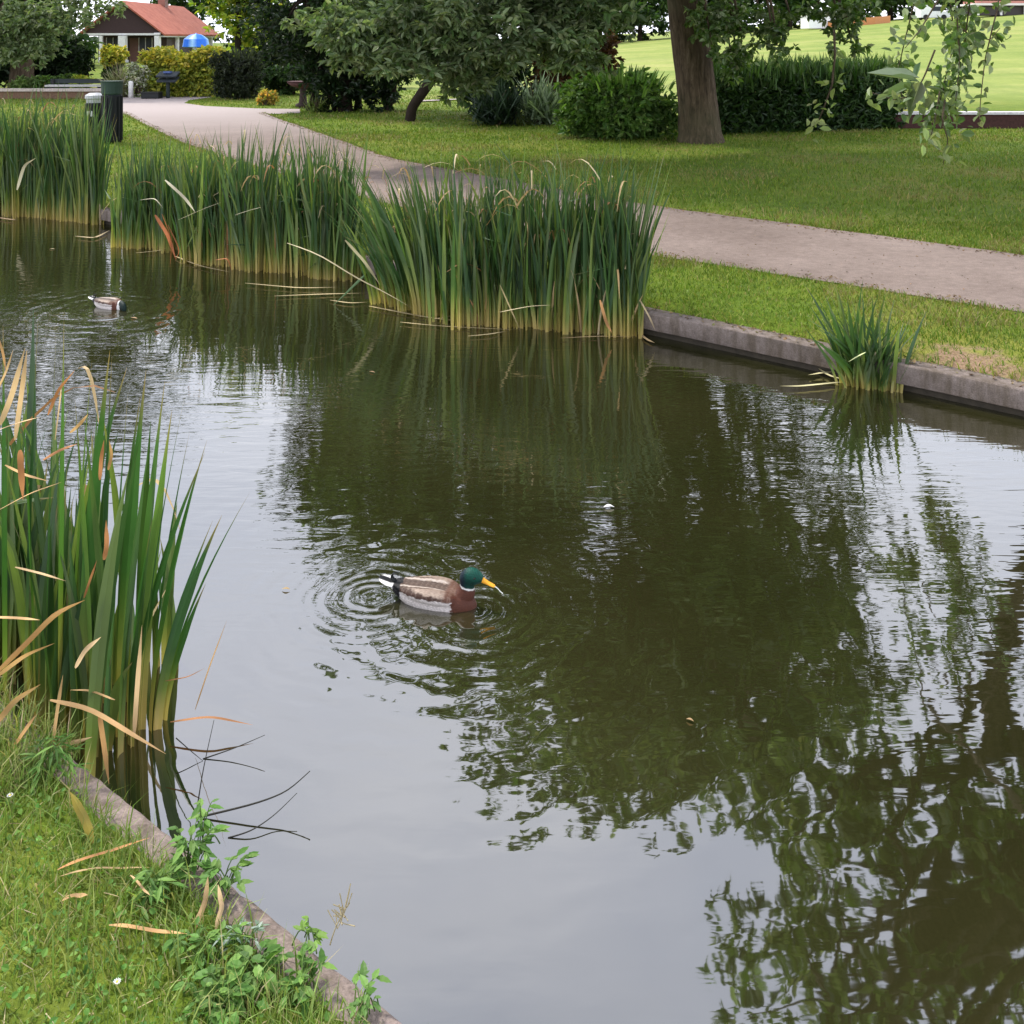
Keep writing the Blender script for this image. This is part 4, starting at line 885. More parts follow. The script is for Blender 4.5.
# ------------------------------------------------------------------ house
H0 = D(122, 60, 80); hx = H0[0]
gz = float(terrain(hx, 80)); S = 80 / F
w2 = 38 * S * 1.03; ez, az = 2.55, 4.95
root = empty('house', (hx, 80, gz), 0, 'low house with a red tiled roof, dark gable and white veranda posts', 'house')
def local(mb, name, mat, par=root, smooth=False):
    o = mb.build(name, mat, par, smooth); return o
E, A_ = ez - gz, az - gz; LEN = 15
b = MB(); b.box((-w2 * .9, 2.2, 0), (w2 * .9, LEN - .4, E - .15), (.06, .035, .03)); hw = local(b, 'wall', M_PLAIN)
b = MB(); b.add([[-w2 * .97, .12, E], [w2 * .97, .12, E], [0, .12, A_ - .12], [-w2 * .97, .3, E], [w2 * .97, .3, E], [0, .3, A_ - .12]], [[[0, 1, 2], [3, 5, 4]], [[0, 3, 4, 1], [1, 4, 5, 2], [0, 2, 5, 3]]], (.055, .032, .033)); local(b, 'gable', M_PLAIN)
def roof_mat():
    m, nt, b, out = newmat('roof_tile')
    p = pos(nt); f = noise(nt, 1.5, 6, .7, p); wv = nt.nodes.new('ShaderNodeTexWave'); wv.bands_direction = 'Y'; wv.inputs['Scale'].default_value = 1.6
    nt.links.new(p, wv.inputs[0])
    c = ramp(nt, f, [(.3, (.3, .075, .045)), (.7, (.46, .15, .09))]); nt.links.new(c, b.inputs['Base Color']); b.inputs['Roughness'].default_value = .8
    bump(nt, b, wv.outputs['Fac'], .5, .05); return m
M_ROOF = roof_mat()
b = MB()
for sgn in (-1, 1):
    lo2 = np.array([sgn * (w2 + .35), E - .22]); hi2 = np.array([0, A_])
    V = []
    for yy in (-.25, LEN):
        for q, dz in ((lo2, 0), (hi2, 0), (hi2, .14), (lo2, .14)): V.append([q[0], yy, q[1] + dz])
    Fq = [[0, 1, 5, 4], [3, 7, 6, 2], [0, 4, 7, 3], [0, 3, 2, 1], [4, 5, 6, 7]]
    b.add(V, Fq)
ro = local(b, 'roof', M_ROOF)
b = MB(); b.box((-.3, 9, A_ - .2), (.3, 9.8, A_ + .9), (.3, .13, .1)); o = local(b, 'chimney', M_PLAIN, ro)
b = MB(); b.box((-w2 * .98, -.05, E - .18), (w2 * .98, .1, E - .02), (.75, .74, .74)); local(b, 'fascia', M_PLAIN)
b = MB(); b.box((w2 * .93, .1, E - .32), (w2 * 1.08, LEN, E - .21), (.75, .75, .76)); local(b, 'gutter', M_PLAIN)
for xx, yy, ww in ((-w2 * .9, .1, .12), (-w2 * .55, .1, .12), (.1, -.1, .27), (w2 * .9, .1, .2), (w2 * .9, 4.5, .2), (w2 * .95, 9, .15), (w2 * .95, 13.5, .2)):
    b = MB(); b.box((xx - ww, yy - ww, 0), (xx + ww, yy + ww, E - .22), (.8, .79, .78)); b.box((xx - ww * 1.25, yy - ww * 1.25, 0), (xx + ww * 1.25, yy + ww * 1.25, .2), (.7, .7, .7)); local(b, 'pillar', M_PLAIN)
for xx in (-w2 * .5, w2 * .35):
    b = MB(); b.box((xx - .5, 2.14, .8), (xx + .5, 2.19, 1.9), (.05, .05, .06)); o = local(b, 'window', M_METAL)
    b = MB()
    for q in (-.55, -.02, .5): b.box((xx + q, 2.1, .75), (xx + q + .05, 2.2, 1.95), (.6, .58, .55))
    local(b, 'frame', M_PLAIN, o)
b = MB(); b.box((-.2, 2.12, 0), (.6, 2.19, 1.9), (.16, .08, .06)); o = local(b, 'door', M_PLAIN)
# blue parasol on the house's side terrace
q = D(196, 48, 74); gz2 = float(terrain(q[0], 74))
root = empty('cafe_parasol', (q[0], 74, gz2), 0, 'bright blue parasol on the terrace at the right of the house', 'parasol')
b = MB(); a = np.linspace(0, 2 * np.pi, 17)[:-1]
rings_ = [(0.02, 2.25), (.45, 2.15), (.85, 1.85), (.95, 1.3), (.8, 1.25)]
V = np.array([[r_ * math.cos(t) * (1 + .04 * math.cos(8 * t)), r_ * math.sin(t), z] for r_, z in rings_ for t in a])
i, j = np.meshgrid(np.arange(4), np.arange(16), indexing='ij'); Fq = np.stack([i * 16 + j, i * 16 + (j + 1) % 16, (i + 1) * 16 + (j + 1) % 16, (i + 1) * 16 + j], -1).reshape(-1, 4)
b.add(V, Fq, np.repeat([[.02, .16, .75] if k % 4 else [.35, .6, .9] for k in range(16)], 1, 0)[np.tile(np.arange(16), 5)]); b.build('canopy', M_PLAIN, root)
b = MB(); b.tube([[0, 0, 0], [0, 0, 2.3]], .035, 8, (.7, .7, .7)); b.build('pole', M_METAL, root)
b = MB(); b.tube([[0, 0, 0], [0, 0, .08]], .3, 14, (.3, .3, .3)); b.build('base', M_STONE, root)

# ------------------------------------------------------------------ bins, wall, bench, posts
def litter_bin(label, px, py, w_, h_, lid, rim):
    g = at(px, py); k = pxm(g[1]); r_ = w_ / k / 2; H = h_ / k
    root = empty('litter_bin', tuple(g), 0, label, 'bin', 'bins beside the path')
    b = MB(); n = 20
    b.tube([[0, 0, 0], [0, 0, .03], [0, 0, H * .3], [0, 0, H * .72], [0, 0, H * .78]], [r_ * .86, r_ * .92, r_ * .93, r_ * .95, r_ * .95], n, (.004, .006, .007)); b.build('body', M_METAL, root, True)
    b = MB()
    for q in range(14):
        t = q / 14 * 6.283; M = Matrix.Rotation(t, 4, 'Z') @ Matrix.Translation((r_ * .955, 0, 0)); b.box((-.006, -.02, .05), (.012, .02, H * .76), (.007, .009, .01), M)
    b.build('slat', M_METAL, root)
    b = MB()
    if rim: b.tube([[0, 0, H * .77], [0, 0, H * .8], [0, 0, H * .97], [0, 0, H], [0, 0, H]], [r_ * .9, r_ * 1., r_ * 1.06, r_ * 1.1, r_ * .75], n, lid)
    else: b.tube([[0, 0, H * .78], [0, 0, H * .86], [0, 0, H * .88], [0, 0, H * .95], [0, 0, H]], [r_ * .9, r_ * .95, r_ * 1.06, r_ * 1.03, r_ * .6], n, lid)
    b.build('lid', M_PLAIN, root, False)
    if not rim:
        b = MB(); b.box((-r_ * .5, -r_ * 1.0, H * .48), (r_ * .3, -r_ * .9, H * .6), (.7, .7, .68)); b.build('sticker', M_PLAIN, root)
litter_bin('tall black litter bin with a dark green top at the path edge', 112, 144, 20, 62, (.022, .045, .033), True)
litter_bin('shorter black litter bin with a pale lid left of the tall bin', 95, 138, 18, 44, (.42, .43, .44), False)
# low brick wall with pale coping
y0 = 31.; a, c = D(-60, 97, y0)[0], D(104, 97, y0)[0]
root = empty('low_wall', ((a + c) / 2, y0, LAND), 0, 'low brown brick wall with a pale coping at the left', 'wall'); hw_ = (c - a) / 2
b = MB(); b.box((-hw_, -.12, -.05), (hw_, .12, .25), (.17, .1, .065)); b.build('brickwork', M_STONE, root)
b = MB(); b.box((-hw_, -.17, .25), (hw_ + .02, .17, .33), (.55, .47, .43)); b.build('coping', M_STONE, root)
# bench behind it
g = D(76, 88, 33.); root = empty('park_bench', (g[0], 33., LAND), 0, 'dark bench with pale seat behind the low wall beside the bins', 'bench')
b = MB(); b.box((-.9, -.25, .3), (.9, .15, .36), (.62, .6, .58)); b.build('seat', M_PLAIN, root)
b = MB(); b.box((-.9, .16, .4), (.9, .2, .54), (.03, .04, .04)); b.build('backrest', M_METAL, root)
for sx in (-.8, .8):
    b = MB(); b.box((sx - .04, -.2, 0), (sx + .04, .1, .3), (.03, .03, .03)); b.box((sx - .03, .1, 0), (sx + .03, .155, .54), (.03, .03, .03)); b.build('leg', M_METAL, root)
# white post
g = at(131, 98.5); k = pxm(g[1])
b = MB(); H = 17 / k; b.tube([[0, 0, 0], [0, 0, H * .93], [0, 0, H * .97], [0, 0, H]], [.075, .075, .07, .03], 12, (.8, .8, .78)); o = b.build('bollard', M_PLAIN, None, True); o.location = g
tag(o, 'short white post at the edge of the forecourt', 'bollard')
# lectern-like board stand
g = at(168, 99); k = pxm(g[1]); root = empty('information_stand', tuple(g), 0, 'dark green post with slanted boards before the golden hedge', 'sign stand')
b = MB(); b.tube([[0, 0, 0], [0, 0, 24 / k]], .06, 8, (.02, .03, .03)); b.build('post', M_METAL, root)
for zz_, w_ in ((24, 10), (19, 9.5)):
    b = MB(); M = Matrix.Translation((0, 0, zz_ / k)) @ Matrix.Rotation(rad(18), 4, 'X'); b.box((-w_ / k, -.2, -.025), (w_ / k, .2, .025), (.04, .05, .06), M); b.build('board', M_METAL, root)
b = MB(); b.box((-.12, -.08, 25.2 / k), (.1, .08, 27.2 / k), (.08, .12, .3)); b.build('blue_cap', M_PLAIN, root)
# planter
g = at(152, 99.3); k = pxm(g[1]); root = empty('plant_trough', tuple(g), 0, 'low black trough left of the dark green post', 'planter')
b = MB(); b.box((-8.5 / k, -.2, .03), (8.5 / k, .2, 6 / k), (.015, .017, .018)); b.box((-9 / k, -.23, 6 / k), (9 / k, .23, 6.8 / k), (.02, .022, .024)); b.build('body', M_METAL, root)
for sx in (-7, 7):
    b = MB(); b.box((sx / k - .05, -.18, 0), (sx / k + .05, .18, .03), (.02, .02, .02)); b.build('foot', M_METAL, root)
# bird bath / stone urn near the yew
g = at(303, 108); k = pxm(g[1]); root = empty('stone_birdbath', tuple(g), 0, 'dark stone birdbath with a reddish rim left of the yew stems', 'birdbath')
b = MB(); b.tube([[0, 0, 0], [0, 0, .08], [0, 0, .12], [0, 0, .4], [0, 0, .52]], [.2, .2, .11, .08, .12], 14, (.05, .035, .03)); b.build('pedestal', M_STONE, root, True)
b = MB(); b.tube([[0, 0, .5], [0, 0, .56], [0, 0, .66], [0, 0, .69], [0, 0, .64]], [.12, .3, .42, .43, .34], 18, (.08, .035, .035)); b.build('bowl', M_STONE, root, True)
# low wall across the lawn at the right
g0, g1 = G(893, 129, LAND), G(1160, 129, LAND)
root = empty('low_wall', ((g0[0] + g1[0]) / 2, g0[1], LAND), 0, 'low dark red wall with a white top beyond the lawn at the right', 'wall'); hw_ = (g1[0] - g0[0]) / 2
b = MB(); b.box((-hw_, -.1, -.1), (hw_, .1, .3), (.06, .025, .022)); b.build('brickwork', M_STONE, root)
b = MB(); b.box((-hw_, -.13, .3), (hw_, .13, .35), (.6, .58, .6)); b.build('coping', M_STONE, root)
# far: white line of path, tent, pavilion, orange bank
b = MB(); q = [G(420, 103, LAND), G(475, 100.4, LAND), G(475, 99.6, LAND), G(420, 101.8, LAND)]
b.add([[p_[0], p_[1], float(terrain(p_[0], p_[1])) + .03] for p_ in q], [[0, 1, 2, 3]], (.6, .58, .55)); tag(b.build('distant_path', M_PATH), kind='structure')
Y = 106.; g = D(822, 32, Y); z0 = float(terrain(g[0], Y)); k = pxm(Y)
root = empty('white_tent', (g[0], Y, z0), 0, 'white tent at the far edge of the fairway', 'tent')
zb = CAM_Z; hT = 2.4
b = MB(); b.box((-1.8, -1.5, 0), (1.8, 1.5, hT * .6), (.8, .8, .82)); b.build('wall', M_PLAIN, root)
b = MB(); b.add([[-2, -1.7, hT * .6], [2, -1.7, hT * .6], [2, 1.7, hT * .6], [-2, 1.7, hT * .6], [0, 0, hT * 1.25]], [[[0, 1, 4], [1, 2, 4], [2, 3, 4], [3, 0, 4]]], (.85, .85, .86)); b.build('roof', M_PLAIN, root)
g = D(860, 26, 108); g2 = D(826, 34, 106); c = MB()
L0 = np.array([D(828, 33, 104), D(850, 28, 106), D(875, 22, 108), D(890, 20, 110)]);
for i in range(4): L0[i, 2] = terrain(L0[i, 0], L0[i, 1])
b = MB(); V = []
for q in L0: V += [[q[0], q[1] - .1, q[2] - .1], [q[0], q[1] - .1, q[2] + .75], [q[0], q[1] + .1, q[2] + .75], [q[0], q[1] + .1, q[2] - .1]]
b.grid(np.array(V), 4, 4, (.55, .22, .08)); o = b.build('barrier_fence', M_PLAIN, None, False); tag(o, 'low orange barrier beyond the fairway right of the white tent', 'fence')
Y = 100.; g = D(1003, 27, Y); z0 = float(terrain(g[0], Y)); root = empty('golf_pavilion', (g[0], Y, z0), 0, 'small pavilion with a pale red flat roof at the far right of the fairway', 'pavilion')
b = MB(); b.box((-3, -1, 0), (4, 1.5, .95), (.05, .04, .04)); b.build('wall', M_PLAIN, root)
b = MB(); b.box((-3.4, -1.5, .95), (4.4, 1.8, 1.15), (.7, .66, .66)); b.box((-3.2, -1.3, 1.15), (4.2, 1.6, 1.4), (.45, .2, .16)); b.build('roof', M_PLAIN, root)
for xx in (-3., -.8, 1.5, 3.9): b = MB(); b.box((xx - .09, -1.35, 0), (xx + .09, -1.2, .95), (.7, .68, .68)); b.build('post', M_PLAIN, root)
# parked white van at the fairway edge
Y = 103.; g = D(931, 33, Y); z0 = float(terrain(g[0], Y)); root = empty('parked_van', (g[0], Y, z0), 0, 'tiny white van parked on the far edge of the fairway', 'van')
b = MB(); b.box((-1.3, -.7, .25), (1.0, .7, 1.5), (.75, .76, .78)); b.box((1.0, -.68, .25), (1.6, .68, .85), (.75, .76, .78)); b.build('body', M_PLAIN, root)
b = MB(); b.box((-.1, -.71, .9), (.8, -.69, 1.35), (.03, .04, .05)); b.build('window', M_METAL, root)
for xx in (-.8, 1.):
    for yy in (-.72, .6): b = MB(); b.tube([[xx, yy, .28], [xx, yy + .14, .28]], .28, 14, (.02, .02, .02)); b.build('wheel', M_METAL, root)

# ------------------------------------------------------------------ ducks
def loft(rows, n=32):
    """rows: (x, y, z, half width, half height, tilt): oval sections"""
    V = []
    a = np.linspace(0, 2 * np.pi, n, endpoint=False)
    for (x, y, z, w, h, ti) in rows:
        yy = w * np.cos(a); zz = h * np.sin(a)
        V += [[x - s * math.sin(ti), y + c, z + s * math.cos(ti)] for c, s in zip(yy, zz)]
    m = len(rows); i, j = np.meshgrid(np.arange(m - 1), np.arange(n), indexing='ij'); j2 = (j + 1) % n
    Fq = np.stack([i * n + j, (i + 1) * n + j, (i + 1) * n + j2, i * n + j2], -1).reshape(-1, 4)
    return np.array(V), Fq.tolist() + [list(range(n))] + [list(range((m - 1) * n, m * n))[::-1]]
def spl(rows, n):
    rows = np.array(rows, float); t = np.linspace(0, len(rows) - 1, n); out = []
    for q in t:
        i = int(min(q, len(rows) - 2)); f = q - i
        p0, p1, p2, p3 = rows[max(i - 1, 0)], rows[i], rows[i + 1], rows[min(i + 2, len(rows) - 1)]
        out.append(.5 * (2 * p1 + (p2 - p0) * f + (2 * p0 - 5 * p1 + 4 * p2 - p3) * f * f + (3 * p1 - p0 - 3 * p2 + p3) * f ** 3))
    out = np.array(out); out[:, 3:5] = np.maximum(out[:, 3:5], .0015); return out
def duck_mat():
    m, nt, b, out = newmat('duck_feathers')
    a = nt.nodes.new('ShaderNodeAttribute'); a.attribute_name = 'col'
    tcn = nt.nodes.new('ShaderNodeTexCoord')
    f = noise(nt, 1., 4, .6, mapping(nt, tcn.outputs['Object'], (60, 260, 260)))
    c = mix(nt, .6, a.outputs['Color'], ramp(nt, f, [(.3, (.5, .5, .5)), (.7, (1.35, 1.35, 1.35))]), 'MULTIPLY')
    nt.links.new(c, b.inputs['Base Color']); b.inputs['Roughness'].default_value = .45; b.inputs['Specular IOR Level'].default_value = .16
    bump(nt, b, f, .4, .006); return m
M_DUCK = duck_mat()
def duck(name, label, loc, rz, head):
    """head: 'up' or 'down'"""
    root = empty(name, loc, rz, label, 'duck'); 
    up = head == 'up'
    body = spl([(-.235, 0, .075, .008, .004, -.3), (-.215, 0, .068, .03, .012, -.2), (-.18, 0, .05, .05, .03, -.1), (-.12, 0, .026, .068, .054, -.05), (-.05, 0, .014, .082, .068, 0), (.03, 0, .01, .086, .073, 0), (.1, 0, .01, .076, .07, .1), (.145, 0, .016, .055, .055, .25), (.168, 0, .022, .03, .034, .4), (.18, 0, .024, .002, .002, .4)], 40)
    if up: neck = spl([(.075, 0, .02, .05, .05, .5), (.112, 0, .045, .046, .05, .9), (.132, 0, .075, .037, .04, 1.3), (.137, 0, .1, .029, .031, 1.5), (.138, 0, .12, .027, .031, 1.45), (.143, 0, .139, .03, .037, 1.1), (.158, 0, .153, .0315, .038, .5), (.178, 0, .155, .028, .032, .05), (.196, 0, .15, .02, .022, -.15), (.208, 0, .146, .0125, .013, -.2), (.213, 0, .144, .002, .002, -.2)], 40)
    else: neck = spl([(.1, 0, .03, .05, .05, .2), (.14, -.01, .055, .036, .036, .1), (.17, -.03, .06, .03, .032, -.2), (.2, -.045, .045, .031, .034, -.7), (.222, -.055, .02, .027, .03, -.9), (.235, -.06, 0, .016, .018, -1.), (.24, -.062, -.01, .002, .002, -1.)], 30)
    if up: neck[:, 3] *= np.linspace(1, 1.32, len(neck)); neck[:, 4] *= np.linspace(1, 1.28, len(neck))
    shells = [body, neck]
    for s in (-1, 1):       # folded wings
        shells.append(spl([(-.22, s * .012, .08, .004, .003, -.1), (-.17, s * .028, .072, .026, .014, -.1), (-.1, s * .047, .063, .042, .026, -.05), (-.02, s * .056, .06, .046, .034, 0), (.05, s * .054, .054, .04, .034, .1), (.095, s * .045, .045, .026, .025, .2), (.115, s * .04, .038, .004, .004, .2)], 24))
    # curled and spread tail
    shells.append(spl([(-.2, 0, .07, .04, .009, -.25), (-.235, 0, .08, .046, .006, -.3), (-.265, 0, .09, .034, .004, -.3), (-.28, 0, .095, .012, .002, -.3)], 12))
    V, Fs = [], []; k = 0
    for s in shells:
        v, f = loft(s, 28); V += v.tolist(); Fs += [[i + k for i in q] for q in f]; k += len(v)
    me = bpy.data.meshes.new('raw'); me.from_pydata(V, [], Fs); me.update()
    tmp = bpy.data.objects.new('raw', me); COL.objects.link(tmp)
    import bmesh
    bm = bmesh.new(); bm.from_mesh(me); bmesh.ops.recalc_face_normals(bm, faces=bm.faces); bm.to_mesh(me); bm.free()
    rm = tmp.modifiers.new('r', 'REMESH'); rm.mode = 'VOXEL'; rm.voxel_size = .0026; rm.use_smooth_shade = True
    sm_ = tmp.modifiers.new('s', 'SMOOTH'); sm_.factor = .5; sm_.iterations = 4
    dg = bpy.context.evaluated_depsgraph_get(); me2 = bpy.data.meshes.new_from_object(tmp.evaluated_get(dg))
    bpy.data.objects.remove(tmp); bpy.data.meshes.remove(me)
    n = len(me2.vertices); P_ = np.empty(n * 3, np.float32); me2.vertices.foreach_get('co', P_); P_ = P_.reshape(-1, 3)
    x, y, z = P_.T; ay = np.abs(y)
    C_ = np.tile(np.array([.6, .545, .51]), (n, 1))
    nz = .0022 * np.sin(x * 95 + 7 * ay / .08) + .0012 * np.sin(x * 310 + z * 200) + .0012 * np.sin(z * 410 - x * 120)
    def put(w, c): C_[:] = C_ * (1 - w[:, None]) + np.array(c) * w[:, None]
    def st(v, soft): return np.clip(v / soft + .5, 0, 1)
    C_ *= (1 + .14 * np.sin(x * 420 + 60 * np.sin(z * 90)))[:, None]                 # fine vermiculated barring
    put(st(-.16 - x + nz, .008), (.6, .57, .54))
    edge = .062 + .03 * np.clip(-.02 - x, 0, 1) - .16 * np.clip(x - .0, 0, 1) ** 1.2
    wing = st(z - edge + nz, .004) * st(x + .225, .006) * st(.11 - x, .02)
    put(wing, (.2, .14, .105))
    put(wing * st(z - edge - .012, .012) * st(edge + .03 - z, .012), (.34, .26, .2))
    put(wing * st(edge + .014 - .05 * (x - .02).clip(-.14, 0) * 1.2 - z + nz, .006), (.06, .032, .022))
    put(wing * st(.03 - ay + nz, .004), (.085, .055, .04))
    put(wing * st(.006 - np.abs(ay - .036 + nz), .004) * st(.04 - x, .02), (.45, .38, .32))
    put(wing * st(.004 - np.abs(ay - .05 + nz), .004) * st(-.03 - x, .02), (.075, .045, .03))
    put(wing * st(x - .045 + nz * 2, .025), (.13, .065, .042))
    sc_ = np.sin(x * 260 + 3.2 * np.abs(np.sin(ay * 240 + z * 160)))                        # overlapping feather rims
    put(wing * .28 * .5 * st(sc_ - .72, .2), (.42, .34, .28)); put(wing * .18 * st(-sc_ - .8, .2), (.05, .032, .024))
    put(.35 * st(np.sin(x * 330 + 3 * np.abs(np.sin(z * 260 + ay * 60))) - .8, .2) * st(.085 - x, .01) * st(edge - z, .01), (.3, .27, .25))
    put(st(x - .085 + nz * 2, .006) * st(.125 - z, .005), (.085, .03, .018))
    put(st(-.165 - x + nz, .006) * st(x + .225, .006) * st(.088 - z, .004), (.008, .008, .009))
    put(st(-.19 - x, .006) * st(.018 - ay, .006), (.012, .013, .014))
    put(st(-.205 - x + nz, .006) * st(ay - .02, .006), (.75, .73, .7))
    if up:
        hl = z - .106 + (x - .14) * .28 + nz * .5
        hd = st(hl, .003) * (x > .09); ring = st(hl + .008, .003) * (x > .09)
        put(ring, (.72, .7, .66)); put(hd, (.004, .035, .024))
        put(hd * st(z - .155 + nz, .02), (.006, .06, .04)); put(hd * st(.135 - x, .02), (.006, .016, .024))
        C_ *= (1 + .2 * hd * np.sin(x * 700 + z * 500))[:, None]
    else:
        q = x + z * .2 - .158
        put(st(q + .022, .004), (.72, .7, .66)); put(st(q, .004), (.005, .016, .013))
    at_ = me2.attributes.new('col', 'FLOAT_COLOR', 'POINT'); at_.data.foreach_set('color', np.hstack([C_, np.ones((n, 1))]).astype(np.float32).ravel())
    me2.materials.clear(); me2.materials.append(M_DUCK)
    o = bpy.data.objects.new('body', me2); COL.objects.link(o); o.parent = root; root.scale = (.79, .73, .7) if up else (.74, .7, .68)
    def part(rows, nm, col, mat, par=o, cnt=16):
        v, f = loft(rows, 20); b = MB(); b.add(v, [[q for q in f if len(q) == 4]], col); return b.build(nm, mat, par, True)
    if up:
        part(spl([(.198, 0, .147, .014, .017, -.3), (.215, 0, .139, .0125, .012, -.45), (.234, 0, .13, .0135, .0075, -.42), (.25, 0, .1235, .0145, .005, -.36), (.262, 0, .119, .013, .0035, -.36), (.267, 0, .117, .005, .002, -.36)], 18), 'bill', (.75, .34, .02), M_PLAIN)
        for s in (-1, 1):
            part(spl([(.175, s * .0345, .163, .0004, .0004, 0), (.18, s * .0342, .163, .0045, .0045, 0), (.185, s * .0325, .163, .0004, .0004, 0)], 8), 'eye', (.01, .006, .004), M_METAL)
        b = MB(); t = np.linspace(0, 1, 8)[:, None]
        strap(b, np.array([.258, -.004, .118]) * (1 - t) + np.array([.305, -.012, .1]) * t + np.c_[np.zeros(8), np.zeros(8), .006 * np.sin(t[:, 0] * 5)], np.full(8, .007), np.tile([.6, .62, .58], (8, 1)))
        o2 = b.build('weed_strand', M_DRY, None); M = Matrix.Translation(loc) @ Matrix.Rotation(rz, 4, 'Z') @ Matrix.Diagonal((.79, .73, .7, 1)); o2.matrix_world = M
        tag(o2, 'thin pale strand of weed held in the bill of the nearer duck', 'weed strand')
    else:
        for s in (-1, 1):
            part(spl([(.205, -.047 + s * .03, .04, .0004, .0004, 0), (.209, -.048 + s * .0305, .04, .004, .004, 0), (.213, -.05 + s * .029, .04, .0004, .0004, 0)], 8), 'eye', (.01, .006, .004), M_METAL)
    # two curled black feathers over the tail
    for s in (-.008, .008):
        b = MB(); t = np.linspace(0, 1, 10); a = t * 4.2
        b.tube(np.c_[-.2 - .018 * np.sin(a), np.full(10, s), .088 + .018 * (1 - np.cos(a))], np.linspace(.005, .002, 10), 6, (.01, .012, .012)); b.build('tail_curl', M_METAL, o, True)
    return root
duck('mallard_duck', 'nearer mallard drake with green head and yellow bill swimming in mid pond', (DUCK[0] + .018, DUCK[1] + .03, -.004), rad(-13), 'up')
duck('mallard_duck', 'far duck with its dark head bent to the water at the left', (DUCK2[0], DUCK2[1] + .05, 0.0), rad(-22), 'down')
# floating feather
g = G(609, 507, .006); b = MB(); t = np.linspace(0, 1, 7)
strap(b, np.c_[g[0] + (t - .5) * .045, g[1] + .004 * np.sin(t * 3), g[2] + .006 * np.sin(t * 3.1)], .022 * np.sin(np.clip(t, .06, .95) * 3.14), np.tile([.8, .8, .8], (7, 1)))
tag(b.build('white_feather', M_DRY), 'small white feather floating on the dark water', 'feather')

for (px, py, L_, lab) in ((52, 249, .05, 'small pale leaf floating in front of the left reeds'), (134, 318, .06, 'small pale leaf floating just right of the far duck'), (372, 372, .04, 'tiny brown leaf floating in the reed reflection'), (286, 589, .03, 'tiny dark scrap floating left of the nearer duck'), (690, 720, .022, 'tiny tan leaf floating in the tree reflection')):
    g = G(px, py, .005); b = MB(); t = np.linspace(0, 1, 6); a = R.uniform(-.6, .6)
    strap(b, np.c_[g[0] + (t - .5) * L_ * math.cos(a), g[1] + (t - .5) * L_ * math.sin(a), g[2] + .004 * np.sin(t * 3.1)], L_ * .4 * np.sin(np.clip(t, .08, .95) * 3.14), np.tile(pal(1, [(.4, .34, .2), (.3, .2, .1)])[0], (6, 1)))
    tag(b.build('floating_leaf', M_DRY), lab, 'leaf', 'leaves floating on the pond')
# ------------------------------------------------------------------ bank plants and litter
def bank(px, py):
    z = NB + .03
    for _ in range(3): g = G(px, py, z); z = float(near_z(g[0], g[1]))
    return np.array([g[0], g[1], z])
def weed(label, px, py, r_, n, L, cols, upright=.5, asp=.45):
    c = bank(px, py); root = empty('broadleaf_weed', tuple(c), 0, label, 'weed', 'weeds along the near kerb')
    st, f = MB(), MB()
    for k in range(n):
        a = R.uniform(0, 6.28); rr = r_ * R.uniform(.1, 1); e = c + np.array([math.cos(a) * rr, math.sin(a) * rr, R.uniform(.03, .13) * upright * 1.25])
        e[2] = max(e[2], .14)
        P_ = limb(st, c + R.normal(0, .015, 3) * [1, 1, 0], e, .0016, .0008, .02, 6)
        d = np.array([math.cos(a), math.sin(a), .1])
        for q in range(R.integers(2, 5)):
            Lf = L * R.uniform(.4, 1.05); dd = d + R.normal(0, .6, 3); dd[2] = R.uniform(-.35, .35); dd /= np.linalg.norm(dd)
            s_ = np.linspace(0, 1, 7); pp = P_[R.integers(3, 6)] + dd * (Lf * s_)[:, None]; pp[:, 2] -= Lf * .25 * s_ ** 2
            strap(f, pp, Lf * asp * np.sin(np.clip(s_, .08, .97) ** .75 * 3.14) * (1 + .12 * np.sin(s_ * 22)), np.tile(np.array(cols[R.integers(len(cols))]) * R.uniform(.75, 1.3), (7, 1)), .3)
    st.c = [q * 0 + np.array([.12, .2, .05]) for q in st.c]
    o = st.build('stem', M_GRASS, root, loc=tuple(c)); o.location = (0, 0, 0)
    o = f.build('leaves', M_GRASS, root, loc=tuple(c)); o.location = (0, 0, 0)
WG = [(.075, .17, .03), (.11, .23, .045), (.16, .28, .06)]
for args in (('tall leafy weed leaning over the kerb nearest the reeds', 190, 868, .075, 24, .036, WG, .5), ('leafy weed at the kerb edge right of the tall leaning weed', 222, 893, .06, 18, .036, WG, .4), ('bright green weed on top of the stone kerb in mid bank', 205, 848, .035, 9, .034, WG, .7),
             ('narrow-leaved weed left of the tall leaning weed', 150, 900, .075, 24, .045, WG, .4, .24), ('sprawling weed with broad leaves near the bottom edge', 252, 985, .09, 26, .036, WG, .3, .6), ('weed hanging over the kerb near the bottom of the bank', 305, 995, .06, 18, .033, WG, .35), ('small light weed at the lowest end of the kerb', 366, 1014, .045, 13, .032, [(.14, .26, .06), (.11, .22, .05)], .3),
             ('low weed behind the dead leaf pile', 205, 962, .08, 20, .032, WG, .35), ('small weed on the kerb just above the seed stem', 310, 950, .02, 6, .03, [(.16, .28, .05)], .35), ('low round-leaved weed at the bottom edge of the grass', 215, 1008, .09, 24, .03, WG, .25, .7), ('grassy weed at the foot of the near reeds', 50, 775, .07, 22, .06, WG, .6, .14)):
    weed(*args)
# silvery weed
weed('grey-green frosted weed amid the green weeds near the dead leaves', 240, 955, .05, 16, .03, [(.3, .36, .3), (.2, .28, .2)], .4, .25)
